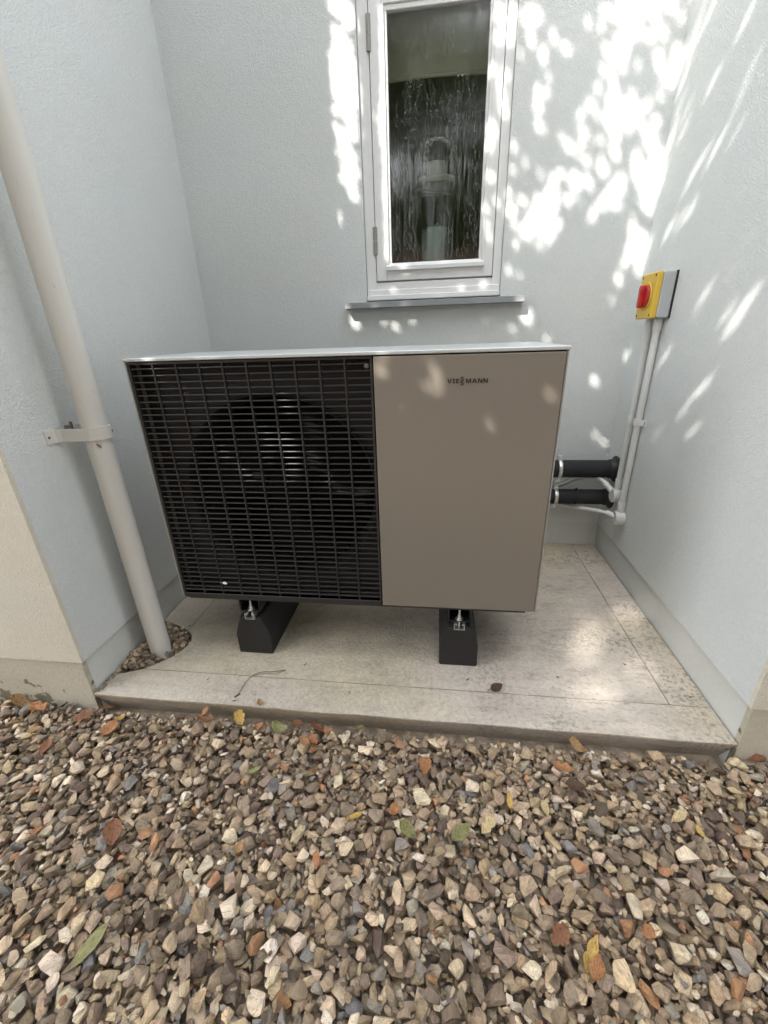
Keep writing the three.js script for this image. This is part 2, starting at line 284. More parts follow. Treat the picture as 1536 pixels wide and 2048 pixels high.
// ------------------------------------------------------------------ heat pump
const pump = tag(group('heat_pump'), 'grey heat pump with black louvred fan grille standing on two black feet', 'heat pump');
{
  const y0 = UY, y1 = UT, D = UD, gx0 = 0.006, gx1 = 0.6735;
  mesh('casing', join([rbox(0.001, 0.005, y0, y1 - 0.009, -D, -0.001, 0.001), rbox(UW - 0.005, UW - 0.001, y0, y1 - 0.009, -D, -0.001, 0.001), box(0.005, UW - 0.005, y0, y1 - 0.012, -D, -D + 0.003), box(0.005, UW - 0.005, y0 + 0.004, y0 + 0.007, -D + 0.003, -0.03), box(gx1 + 0.003, gx1 + 0.006, y0 + 0.007, y1 - 0.012, -D + 0.003, -0.012)]), M.side, pump);
  mesh('top_cover', join([rbox(-0.001, UW + 0.001, y1 - 0.009, y1, -D - 0.002, 0.002, 0.0025, 3)]), M.cover, pump);
  mesh('front_panel', rbox(0.6765, UW - 0.0065, y0 + 0.002, y1 - 0.0125, -0.018, 0.0005, 0.0022, 3), M.panel, pump);
  mesh('seam', join([box(gx1, UW - 0.005, y0 + 0.008, y1 - 0.010, -0.022, -0.0185)]), M.gap, pump);
  mesh('base_rail', join([rbox(0.02, UW - 0.03, y0 - 0.008, y0 + 0.004, -D + 0.02, -0.006, 0.002), rbox(0.012, gx1, y0 - 0.002, y0 + 0.016, -0.02, -0.002, 0.002)]), M.grille, pump);
  // lettering: the double S stands one above the other
  const font = await new FontLoader().loadAsync('fonts/droid/droid_sans_bold.typeface.json');
  const logo = group('logo', pump); const letters = []; const S = 0.0105, total = 0.098;
  const seq = ['V', 'I', 'E', '|', 'M', 'A', 'N', 'N'], ws = seq.map((ch) => { if (ch === '|') return 0.0112; const g = new TextGeometry(ch, { font, size: S, depth: 0.0012, curveSegments: 4 }); g.computeBoundingBox(); return (g.boundingBox.max.x - g.boundingBox.min.x) * 1.18; });
  const sp = (total - ws.reduce((a, b) => a + b, 0)) / (seq.length - 1); let x = 0.8605; const yb = 0.9155;
  seq.forEach((ch, i) => {
    const put = (t, px, py, sx) => { const g = new TextGeometry(t, { font, size: S, depth: 0.0014, curveSegments: 4, bevelEnabled: false }); g.computeBoundingBox(); g.translate(-g.boundingBox.min.x, 0, 0); g.scale(sx, t === 'S' ? 0.9 : 1, 1); g.translate(px, py, 0.0006); mesh('letter', g, M.logo, logo); };
    if (ch === '|') { put('S', x + 0.0008, yb + 0.0055, 1.3); put('S', x + 0.0008, yb - 0.0052, 1.3); } else put(ch, x, yb, 1.18);
    x += ws[i] + sp;
  });
  // grille
  const gr = group('grille', pump); const gy0 = y0 + 0.012, gy1 = y1 - 0.0115, zg = -0.004;
  mesh('grille_frame', join([rbox(gx0, gx0 + 0.007, gy0 - 0.01, gy1, -0.03, zg + 0.002, 0.001), rbox(gx1 - 0.006, gx1, gy0 - 0.01, gy1, -0.03, zg + 0.002, 0.001), rbox(gx0 + 0.007, gx1 - 0.006, gy1 - 0.006, gy1, -0.03, zg + 0.001, 0.001), rbox(gx0 + 0.007, gx1 - 0.006, gy0 - 0.01, gy0 + 0.004, -0.03, zg + 0.001, 0.001), rbox(gx0 + 0.007, gx1 - 0.006, gy0 + 0.014, gy0 + 0.019, -0.03, zg, 0.001)]), M.grille, gr);
  const nS = 40, ys = gy0 + 0.019, pitch = (gy1 - 0.016 - ys) / (nS - 1 + 0.6), slat = rbox(gx0 + 0.007, gx1 - 0.006, -0.0018, 0.0018, zg - 0.011, zg - 0.002, 0.0012, 2);
  for (let i = 0; i < nS; i++) { const m = mesh('slat', slat.clone(), M.grille, gr); m.position.y = ys + pitch * (i + 0.55); }
  const nR = 9, wcol = (gx1 - gx0 - 0.013) / (nR + 1), rib = rbox(-0.0022, 0.0022, gy0, gy1 - 0.004, zg - 0.013, zg + 0.0005, 0.0012, 2);
  for (let i = 0; i < nR; i++) { const m = mesh('rib', rib.clone(), M.grille, gr); m.position.x = gx0 + 0.007 + wcol * (i + 1); }
  for (const [sx, sy] of [[gx1 - 0.016, y1 - 0.034]]) mesh('screw', cyl([sx, sy, -0.02], [sx, sy, -0.006], 0.006, 0.006, 14), M.screw, gr);
  // fan behind it
  const fan = group('fan', pump), fx = 0.375, fy = 0.60, R0 = 0.285;
  { // orifice plate with a round mouth
    const s = new THREE.Shape([[0.006, y0 + 0.01], [gx1, y0 + 0.01], [gx1, y1 - 0.013], [0.006, y1 - 0.013]].map((p) => new THREE.Vector2(...p))); const h = new THREE.Path(); h.absarc(fx, fy, R0, 0, Math.PI * 2, true); s.holes.push(h);
    mesh('shroud', join([uvBox(new THREE.ExtrudeGeometry(s, { depth: 0.003, bevelEnabled: false, curveSegments: 48 }).translate(0, 0, -0.06)), lathe([[R0, 0], [R0 - 0.006, -0.02], [R0 - 0.008, -0.10], [R0 - 0.004, -0.10], [R0 + 0.002, 0.004], [R0 + 0.01, 0.012], [R0 + 0.006, 0.006], [R0, 0]], 64).rotateX(Math.PI / 2).translate(fx, fy, -0.058)]), M.inner, fan);
  }
  mesh('hub', lathe([[0, 0.05], [0.02, 0.05], [0.055, 0.044], [0.062, 0.03], [0.062, -0.05], [0, -0.05]], 40).rotateX(Math.PI / 2).translate(fx, fy, -0.13), M.fan, fan);
  for (let b = 0; b < 3; b++) {
    const pos = [], idx = [], nu = 14, nv = 10;
    for (let i = 0; i <= nu; i++) for (let k = 0; k <= nv; k++) {
      const t = i / nu, r = lerp(0.055, 0.268, t), span = lerp(0.75, 1.25, Math.sin(t * 2.2)), a = (b * 2 * Math.PI) / 3 + 0.4 + (k / nv - 0.5) * span + 0.35 * t * t;
      pos.push(fx + r * Math.cos(a), fy + r * Math.sin(a), -0.12 + (k / nv - 0.5) * lerp(0.07, 0.09, t) + 0.012 * Math.sin((k / nv) * Math.PI));
    }
    for (let i = 0; i < nu; i++) for (let k = 0; k < nv; k++) { const a = i * (nv + 1) + k, c = a + nv + 1; idx.push(a, c, a + 1, c, c + 1, a + 1); }
    const g = new THREE.BufferGeometry(); g.setAttribute('position', new THREE.Float32BufferAttribute(pos, 3)); g.setAttribute('uv', new THREE.Float32BufferAttribute(new Float32Array((pos.length / 3) * 2), 2)); g.setIndex(idx); g.computeVertexNormals();
    const bl = mesh('fan_blade', g, M.fan, fan); bl.material = M.fan2 ??= phy(L(0.006, 0.006, 0.006), 0.85, { specularIntensity: 0.25, side: THREE.DoubleSide });
  }
  mesh('motor_strut', join([box(0.01, gx1, fy - 0.05, fy - 0.03, -0.2, -0.19), box(0.01, gx1, fy + 0.03, fy + 0.05, -0.2, -0.19)]), M.inner, fan);
  mesh('coil', box(0.01, gx1, y0 + 0.012, y1 - 0.014, -D + 0.02, -D + 0.05), std(L(0.005, 0.005, 0.005), 0.8), fan);
  // legs: bent black brackets between the body and the rubber feet
  for (const cx of [0.2135, 0.919]) mesh('leg', join([rbox(cx - 0.032, cx + 0.032, 0.172, 0.176, -0.40, -0.028, 0.001), rbox(cx - 0.036, cx - 0.032, 0.172, y0 - 0.004, -0.40, -0.03, 0.001), rbox(cx + 0.032, cx + 0.036, 0.172, y0 - 0.004, -0.40, -0.03, 0.001), box(cx - 0.032, cx + 0.032, 0.176, y0 - 0.004, -0.20, -0.19)]), M.black, pump);
}

// ------------------------------------------------------------------ rubber feet
for (const [cx, lab] of [[0.2135, 'black rubber mounting foot under the louvred grille of the heat pump'], [0.919, 'black rubber mounting foot under the plain brown panel of the heat pump']]) {
  const f = tag(group('mounting_foot'), lab, 'mounting foot', 'rubber feet under the heat pump');
  const w = 0.0625, t = 0.040, pts = [[cx - w + 0.004, 0.0005], [cx + w - 0.004, 0.0005], [cx + w, 0.006], [cx + w, 0.082], [cx + t, 0.150], [cx + t - 0.006, 0.155], [cx + 0.0185, 0.155], [cx + 0.0185, 0.148], [cx - 0.0185, 0.148], [cx - 0.0185, 0.155], [cx - t + 0.006, 0.155], [cx - t, 0.150], [cx - w, 0.082], [cx - w, 0.006]];
  mesh('rubber_block', prism(pts, -0.46, -0.02, 'xy', 0.003), M.rubber, f);
  const c = 0.0175, ya = 0.1485, yb = 0.1705;                                    // slotted steel channel with turned-in lips
  mesh('channel', prism([[cx - c, ya], [cx + c, ya], [cx + c, yb], [cx + 0.008, yb], [cx + 0.008, yb - 0.006], [cx + 0.0098, yb - 0.006], [cx + 0.0098, yb - 0.0022], [cx + c - 0.0022, yb - 0.0022], [cx + c - 0.0022, ya + 0.0022], [cx - c + 0.0022, ya + 0.0022], [cx - c + 0.0022, yb - 0.0022], [cx - 0.0098, yb - 0.0022], [cx - 0.0098, yb - 0.006], [cx - 0.008, yb - 0.006], [cx - 0.008, yb], [cx - c, yb]], -0.455, -0.0175), M.zinc, f);
  const bz = -0.040;
  mesh('bolt', join([cyl([cx, 0.176, bz], [cx, 0.1785, bz], 0.0125, 0.0125, 20), cyl([cx, 0.1785, bz], [cx, 0.187, bz], 0.0085, 0.0085, 6), cyl([cx, 0.187, bz], [cx, 0.192, bz], 0.006, 0.006, 12), cyl([cx, 0.15, bz], [cx, 0.212, bz], 0.004, 0.004, 12)]), M.zinc, f);
}

// ------------------------------------------------------------------ drainpipe
const ribbon = (path, th, y0, y1) => {                        // a strip of sheet following a path in plan
  const n = path.length, L1 = [], R1 = [];
  for (let i = 0; i < n; i++) { const a = path[Math.max(0, i - 1)], b = path[Math.min(n - 1, i + 1)], dx = b[0] - a[0], dz = b[1] - a[1], l = Math.hypot(dx, dz) || 1; L1.push([path[i][0] - (dz / l) * th / 2, path[i][1] + (dx / l) * th / 2]); R1.push([path[i][0] + (dz / l) * th / 2, path[i][1] - (dx / l) * th / 2]); }
  return prism([...L1, ...R1.reverse()], y0, y1, 'xz');
};
{
  const px = -0.146, pz = -0.008, r = 0.034, top = HL - 0.1;
  const d = tag(group('drainpipe'), 'off-white round drainpipe clipped to the wall and ending in pebbles', 'drainpipe');
  mesh('pipe', join([cyl([px, -0.09, pz], [px, top, pz], r, r, 48), cyl([px, 2.58, pz], [px, 2.68, pz], r + 0.004, r + 0.004, 48)]), M.drain, d);
  for (const by of [0.797, 2.45]) {
    const c = group('pipe_clip', d), R1 = r + 0.0032, path = [[XL + 0.0022, 0.074], [XL + 0.0022, 0.05], [XL + 0.006, 0.043]];
    for (let i = 0; i <= 4; i++) path.push([lerp(XL + 0.02, px - 0.012, i / 4), lerp(0.036, pz + R1 + 0.0005, i / 4)]);
    for (let i = 0; i <= 24; i++) { const a = Math.PI / 2 - (i / 24) * Math.PI; path.push([px + R1 * Math.cos(a), pz + R1 * Math.sin(a)]); }
    for (let i = 0; i <= 4; i++) path.push([lerp(px - 0.012, XL + 0.02, i / 4), lerp(pz - R1 - 0.0005, -0.046, i / 4)]);
    path.push([XL + 0.006, -0.043], [XL + 0.0022, -0.05], [XL + 0.0022, -0.074]);
    mesh('strap', ribbon(path, 0.0045, by - 0.0175, by + 0.0175), M.drain, c);
    for (const s of [-1, 1]) mesh('screw', cyl([XL + 0.003, by, s * 0.064], [XL + 0.0055, by, s * 0.064], 0.0045, 0.0035, 12), M.screw, c);
    const a = -0.62; mesh('screw', cyl([px + R1 * Math.cos(a), by, pz + R1 * Math.sin(a)], [px + (R1 + 0.004) * Math.cos(a), by, pz + (R1 + 0.004) * Math.sin(a)], 0.0045, 0.0035, 12), M.screw, c);
    mesh('wing_nut', join([cyl([px - 0.062, by + 0.0165, 0.02], [px - 0.062, by + 0.026, 0.02], 0.008, 0.006, 12), rbox(px - 0.052, px - 0.045, by + 0.012, by + 0.036, 0.016, 0.021, 0.001)]), M.screw, c);
  }
}

// ------------------------------------------------------------------ isolator switch, conduits, round boxes
const zN = -0.682, zFar = -0.748, xc = XR - 0.0155;
{
  const s = tag(group('isolator_switch'), 'yellow and grey isolator switch with red rotary knob on white wall', 'isolator switch');
  const x0 = 1.573, xm = 1.5925, y0 = 1.053, y1 = 1.200, za = -0.762, zb = -0.637;
  mesh('back_box', join([rbox(xm, XR - 0.005, y0, y1, za, zb, 0.006, 3)]), M.boxGrey, s);
  mesh('gasket', rbox(XR - 0.005, XR - 0.0005, y0 - 0.001, y1 + 0.001, za - 0.001, zb + 0.001, 0.002), M.black, s);
  mesh('cover', rbox(x0, xm + 0.0008, y0 - 0.0006, y1 + 0.0006, za - 0.0006, zb + 0.0006, 0.006, 3), M.yellow, s);
  for (const [y, z] of [[y0 + 0.011, za + 0.011], [y0 + 0.011, zb - 0.011], [y1 - 0.011, za + 0.011], [y1 - 0.011, zb - 0.011]]) mesh('screw', cyl([x0 + 0.002, y, z], [x0 - 0.0006, y, z], 0.0045, 0.0045, 14), M.black, s);
  const ky = 1.126, kz = -0.6995;
  mesh('dial', lathe([[0, 0], [0.045, 0], [0.045, 0.003], [0.0425, 0.005], [0.040, 0.003], [0, 0.003]], 48).rotateZ(Math.PI / 2).translate(x0 + 0.0005, ky, kz), M.yellow, s);
  const knob = group('knob', s);
  mesh('disc', lathe([[0, 0.008], [0.029, 0.008], [0.0365, 0.005], [0.0375, 0.0], [0, 0.0]], 40).rotateZ(Math.PI / 2).translate(x0 - 0.002, ky, kz), M.red, knob);
  { // grip: a bar with finger scallops
    const pts = []; const n = 40;  for (let i = 0; i <= n; i++) { const a = (i / n) * Math.PI * 2, rx = 0.0125 * (1 - 0.28 * Math.cos(2 * a) * 0.2), ry = 0.037; pts.push([Math.sign(Math.cos(a)) * Math.pow(Math.abs(Math.cos(a)), 0.6) * rx * (1 - 0.35 * Math.exp(-Math.pow(Math.sin(a) * 3.2, 2)) * 0.6), Math.sign(Math.sin(a)) * Math.pow(Math.abs(Math.sin(a)), 0.8) * ry]); }
    mesh('grip', prism(pts.slice(0, n), 0, 0.017, 'xy', 0.003).rotateY(-Math.PI / 2).translate(x0 - 0.008, ky, kz), M.red, knob);
  }
  const padlock = mesh('lock_tab', rbox(x0 - 0.012, x0 + 0.001, ky - 0.039, ky - 0.026, kz - 0.006, kz + 0.006, 0.002), M.yellow, s); padlock.userData.label = 'yellow lock tab below the knob';
  const conduit = (z, yb, lab, boxY) => {
    const c = tag(group('conduit'), lab, 'conduit', 'conduits below the isolator switch');
    mesh('tube', cyl([xc, yb, z], [xc, 1.052, z], 0.0122, 0.0122, 24), M.pvc, c);
    mesh('coupling', join([cyl([xc, 1.012, z], [xc, 1.052, z], 0.0152, 0.0152, 24)]), M.pvc, c);
    mesh('coupling', cyl([xc, yb, z], [xc, yb + 0.034, z], 0.0152, 0.0152, 24), M.pvc, c);
    const b = group('junction_box', c);
    mesh('box_body', join([cyl([XR - 0.001, boxY, z + 0.002], [1.606, boxY, z + 0.002], 0.031, 0.031, 40), cyl([xc, boxY + 0.02, z], [xc, yb + 0.004, z], 0.0145, 0.0145, 24)]), M.pvc, b);
    mesh('lid', cyl([1.6055, boxY, z + 0.002], [1.6025, boxY, z + 0.002], 0.0295, 0.0285, 40), M.pvc, b);
    for (const q of [-1, 1]) mesh('screw', cyl([1.6027, boxY + q * 0.022, z + 0.002 + q * 0.004], [1.6015, boxY + q * 0.022, z + 0.002 + q * 0.004], 0.003, 0.003, 10), M.screw, b);
    const clip = group('saddle_clip', c), Rc = 0.0146, path = []; for (let i = 0; i <= 20; i++) { const a = Math.PI * (i / 20) - Math.PI; path.push([xc + Rc * Math.sin(a), z + Rc * Math.cos(a)]); }
    const nb = z === zN, pp = nb ? [...path, [xc + 0.008, z + Rc + 0.0005], [XR - 0.003, z + 0.017], [XR - 0.0022, z + 0.022], [XR - 0.0022, z + 0.036]] : [...path, [XR - 0.003, z + Rc]];
    mesh('strap', ribbon(pp, 0.0042, 0.666, 0.690), M.pvc, clip);
    if (nb) mesh('screw', cyl([XR - 0.0022, 0.678, z + 0.029], [XR - 0.005, 0.678, z + 0.029], 0.004, 0.003, 10), M.screw, clip);
  };
  conduit(zN, 0.305, 'white plastic conduit of the isolator, the lower-ending one nearer the house corner', 0.266);
  conduit(zFar, 0.385, 'white plastic conduit of the isolator, the shorter one beside the pipe flange', 0.345);
}
// flexible white cable sleeves from the round boxes towards the unit
tag(mesh('flexible_sleeve', join([cyl([1.612, 0.356, -0.765], [1.585, 0.388, -0.800], 0.0125, 0.0115, 20), tube([[1.590, 0.383, -0.795], [1.572, 0.396, -0.815], [1.545, 0.396, -0.845], [1.505, 0.376, -0.885], [1.45, 0.345, -0.904], [1.36, 0.31, -0.906], [1.2, 0.31, -0.89], [1.1, 0.33, -0.7], [1.09, 0.35, -0.384]], 0.0088, 80, 12)]), M.pvc), 'white flexible cable sleeve rising over the lower black pipe', 'cable sleeve', 'cable sleeves of the heat pump');
tag(mesh('flexible_sleeve', join([cyl([1.616, 0.266, -0.686], [1.584, 0.274, -0.722], 0.0125, 0.0115, 20), tube([[1.590, 0.272, -0.716], [1.565, 0.268, -0.748], [1.53, 0.256, -0.80], [1.48, 0.244, -0.86], [1.43, 0.243, -0.898], [1.35, 0.25, -0.906], [1.2, 0.27, -0.88], [1.06, 0.30, -0.65], [1.05, 0.31, -0.384]], 0.0088, 80, 12)]), M.pvc), 'white flexible cable sleeve sagging under the lower black pipe', 'cable sleeve', 'cable sleeves of the heat pump');

// ------------------------------------------------------------------ insulated pipes
const insulated = (y, z, r, xe, lab, flange) => {
  const p = tag(group('insulated_pipe'), lab, 'insulated pipe', 'insulated pipes behind the heat pump');
  mesh('insulation', tube([[XR - 0.004, y, z], [1.5, y, z], [1.3, y, z], [xe + 0.12, y, z], [xe + 0.03, y, z + 0.03], [xe, y, z + 0.12], [xe, y, -0.6], [xe, y, -UD - 0.003]], r, 90, 28), M.insul, p);
  if (flange) mesh('flange', lathe([[0.02, 0], [r + 0.017, 0], [r + 0.019, 0.004], [r + 0.012, 0.009], [r + 0.004, 0.014], [r + 0.003, 0.03], [r - 0.002, 0.03]], 44).rotateZ(Math.PI / 2).translate(XR - 0.001, y, z), M.black, p);
  const c = group('pipe_clamp', p), x = 1.392, R1 = r + 0.003;
  const ring = new THREE.TorusGeometry(R1, 0.0032, 8, 48).scale(1, 1, 2.6).rotateY(Math.PI / 2).translate(x, y, z);
  mesh('band', join([ring, new THREE.TorusGeometry(R1 + 0.002, 0.0018, 8, 48).rotateY(Math.PI / 2).translate(x - 0.006, y, z), new THREE.TorusGeometry(R1 + 0.002, 0.0018, 8, 48).rotateY(Math.PI / 2).translate(x + 0.006, y, z)]), M.zinc, c);
  for (const s of [-1, 1]) { mesh('lug', join([rbox(x - 0.010, x + 0.010, y + s * (R1 + 0.009) - 0.010, y + s * (R1 + 0.009) + 0.010, z - 0.006, z - 0.0005, 0.001), rbox(x - 0.010, x + 0.010, y + s * (R1 + 0.009) - 0.010, y + s * (R1 + 0.009) + 0.010, z + 0.0005, z + 0.006, 0.001)]), M.zinc, c); mesh('screw', cyl([x, y + s * (R1 + 0.011), z - 0.01], [x, y + s * (R1 + 0.011), z + 0.013], 0.005, 0.005, 12), M.zinc, c); }
  mesh('rod', cyl([x, y, z - r], [x, y, ZB], 0.005, 0.005, 12), M.zinc, c);
  return p;
};
insulated(0.437, -0.842, 0.040, 1.0, 'upper black foam-insulated pipe ending in a black wall flange', true);
{
  const p = insulated(0.300, -0.846, 0.035, 0.92, 'lower black foam-insulated pipe passing behind the round white boxes', true);
  mesh('cable_tie', join([new THREE.TorusGeometry(0.0362, 0.0016, 8, 44).scale(1, 1, 2).rotateY(Math.PI / 2).translate(1.485, 0.300, -0.846), rbox(1.481, 1.489, 0.333, 0.342, -0.85, -0.842, 0.001)]), M.black, p);
}

// ------------------------------------------------------------------ behind the window
{
  const b = tag(group('window_blind'), 'pale green fabric blind half lowered behind the window pane', 'blind');
  const bm = std(L(0.50, 0.53, 0.38), 0.9);
  mesh('fabric', prism([[0.50, 1.955], [0.80, 1.962], [1.12, 1.95], [1.12, 2.25], [0.50, 2.25]], -1.106, -1.103), bm, b);
  mesh('bottom_bar', tube([[0.50, 1.953, -1.103], [0.8, 1.96, -1.103], [1.12, 1.948, -1.103]], 0.007, 20, 10), bm, b);
  const l = tag(group('candle_lantern'), 'glass candle lantern with white cap on the inner window sill', 'lantern');
  const lx = 0.812, lz = -1.13, y0 = 1.2805, wm = std(L(0.42, 0.43, 0.36), 0.5);
  mesh('base', lathe([[0, 0], [0.088, 0], [0.09, 0.006], [0.086, 0.016], [0, 0.016]], 40).translate(lx, y0, lz), wm, l);
  mesh('chimney', lathe([[0.078, 0.017], [0.084, 0.05], [0.085, 0.30], [0.083, 0.33]], 40).translate(lx, y0, lz), phy(L(0.8, 0.85, 0.83), 0.05, { transmission: 1, thickness: 0, ior: 1.5, side: THREE.DoubleSide }), l);
  mesh('rim', lathe([[0.078, 0.328], [0.088, 0.328], [0.090, 0.338], [0.088, 0.348], [0.05, 0.356], [0.046, 0.352], [0.078, 0.340]], 40).translate(lx, y0, lz), wm, l);
  mesh('cap', lathe([[0.046, 0.352], [0.047, 0.395], [0.040, 0.408], [0, 0.412]], 40).translate(lx, y0, lz), wm, l);
  mesh('handle', tube([[lx - 0.086, y0 + 0.34, lz], [lx - 0.084, y0 + 0.42, lz], [lx - 0.05, y0 + 0.475, lz], [lx, y0 + 0.492, lz], [lx + 0.05, y0 + 0.475, lz], [lx + 0.084, y0 + 0.42, lz], [lx + 0.086, y0 + 0.34, lz]], 0.0045, 40, 8), wm, l);
  tag(mesh('candle', lathe([[0, 0], [0.049, 0], [0.05, 0.003], [0.05, 0.14], [0.044, 0.155], [0.03, 0.163], [0.006, 0.16], [0.0025, 0.16], [0.002, 0.172], [0, 0.172]], 36).translate(lx, y0 + 0.0165, lz), std(L(0.62, 0.70, 0.66), 0.6)), 'pale thick candle standing inside the glass lantern', 'candle');
}

// ------------------------------------------------------------------ gravel
const stoneTone = tex(512, 512, (u, v, c) => {
  const a = fbm(u * 6, v * 6, 501, 4, 6), b = vnoise(u * 90, v * 90, 509, 90), d = vnoise(u * 40, v * 40, 513, 40), k = 0.30 + 0.52 * a + 0.16 * (b - 0.5) + 0.14 * (d - 0.5);
  const rind = sstep(0.56, 0.62, fbm(u * 5 + 3, v * 5, 521, 5, 5)), vein = 1 - sstep(0.0, 0.03, Math.abs(fbm(u * 7, v * 7 + 9, 531, 4, 7) - 0.5)), pit = sstep(0.68, 0.76, fbm(u * 34, v * 34, 541, 2, 34));
  c[0] = k; c[1] = k * 0.98; c[2] = k * 0.95;
  c[0] = lerp(c[0], 0.86, rind * 0.55); c[1] = lerp(c[1], 0.80, rind * 0.55); c[2] = lerp(c[2], 0.70, rind * 0.55);
  for (let i = 0; i < 3; i++) c[i] *= (1 - 0.35 * pit) * (1 + 0.18 * vein);
}, true, [1, 1]);
M.stone = std(0xffffff, 0.82, { map: stoneTone, bumpMap: stoneTone, bumpScale: 0.002 });
function stoneGeo() {                                          // a broken flint: a ball cut by random planes
  let g = mergeVertices(new THREE.IcosahedronGeometry(1, 3).deleteAttribute('uv').deleteAttribute('normal'));
  const p = g.attributes.position, planes = [], v = new THREE.Vector3(), n = Math.floor(rr(8, 17)), round = rr(0.0, 0.08);
  for (let i = 0; i < n; i++) planes.push([new THREE.Vector3(gauss(), gauss(), gauss()).normalize(), rr(0.36, 0.78)]);
  const ox = rr(0, 50), oy = rr(0, 50), k1 = rr(0.1, 0.28);
  for (let i = 0; i < p.count; i++) {
    v.fromBufferAttribute(p, i); const f = 1 + k1 * (fbm(v.x * 1.4 + ox, v.y * 1.4 + v.z * 1.1 + oy, 7, 3) - 0.5) * 2; v.multiplyScalar(f);
    for (const [m, d] of planes) { const e = v.dot(m) - d; if (e > 0) v.addScaledVector(m, -e * (1 - round)); }
    v.multiplyScalar(1 + 0.05 * (vnoise(v.x * 5 + ox, v.y * 5 - v.z * 5, 13) - 0.5));
    p.setXYZ(i, v.x, v.y, v.z);
  }
  g = toCreasedNormals(g, 0.3); const q = g.attributes.position, uv = new Float32Array(q.count * 2);
  for (let i = 0; i < q.count; i++) { uv[i * 2] = q.getX(i) * 0.35 + q.getZ(i) * 0.2 + ox; uv[i * 2 + 1] = q.getY(i) * 0.35 + q.getZ(i) * 0.18; }
  g.setAttribute('uv', new THREE.BufferAttribute(uv, 2)); return g;
}
function flakeGeo() {                                          // a sharp-edged chip
  const pts = [], n = Math.floor(rr(11, 20)), sk = rr(-0.35, 0.35); for (let i = 0; i < n; i++) { const v = new THREE.Vector3(gauss(), gauss(), gauss()).normalize().multiplyScalar(rr(0.78, 1.12)); v.x += sk * v.z; pts.push(v); }
  const g = new ConvexGeometry(pts), q = g.attributes.position, uv = new Float32Array(q.count * 2), ox = rr(0, 50);
  for (let i = 0; i < q.count; i++) { uv[i * 2] = q.getX(i) * 0.35 + q.getZ(i) * 0.2 + ox; uv[i * 2 + 1] = q.getY(i) * 0.35 + q.getZ(i) * 0.18; }
  g.setAttribute('uv', new THREE.BufferAttribute(uv, 2)); return g;
}
const variants = Array.from({ length: 40 }, (_, i) => (i % 5 < 3 ? flakeGeo() : stoneGeo()));
function stoneColor() {
  const k = rnd(), j = rr(0.75, 1.25); let c;
  if (k < 0.28) c = [0.37, 0.285, 0.19]; else if (k < 0.54) c = [0.26, 0.205, 0.15]; else if (k < 0.71) c = [0.56, 0.455, 0.32]; else if (k < 0.82) c = [0.64, 0.555, 0.43]; else if (k < 0.885) c = [0.16, 0.12, 0.09]; else if (k < 0.94) c = [0.29, 0.265, 0.23]; else if (k < 0.968) c = [0.42, 0.235, 0.125]; else if (k < 0.982) c = [0.215, 0.21, 0.205]; else c = [0.74, 0.68, 0.56];
  c = c.map((t) => t * 1.38); return L(c[0] * j * 1.04, c[1] * j * rr(0.96, 1.03), c[2] * j * rr(0.92, 1.05));
}
function pebbles(list, name, label, category, parent) {
  const g = group(name, parent); tag(g, label, category, null, 'stuff');
  variants.forEach((geo, vi) => {
    const mine = list.filter((s, i) => i % variants.length === vi); if (!mine.length) return;
    const im = new THREE.InstancedMesh(geo, M.stone, mine.length); im.name = 'pebbles'; im.castShadow = im.receiveShadow = true; im.userData.kind = 'stuff';
    mine.forEach((s, i) => { im.setMatrixAt(i, s.m); im.setColorAt(i, s.c); }); g.add(im);
  });
  return g;
}
const GX0 = -2.0, GX1 = 3.2, GZ0 = 0.2, GZ1 = 2.0, CELL = 0.005, GW = Math.ceil((GX1 - GX0) / CELL), GH = Math.ceil((GZ1 - GZ0) / CELL), field = new Float32Array(GW * GH).fill(-0.104);
const fieldAt = (x, z, r) => { let m = -1; for (let dz = -r; dz <= r; dz += CELL) for (let dx = -r; dx <= r; dx += CELL) { const i = Math.floor((x + dx - GX0) / CELL), k = Math.floor((z + dz - GZ0) / CELL); if (i >= 0 && k >= 0 && i < GW && k < GH) m = Math.max(m, field[k * GW + i]); } return m; };
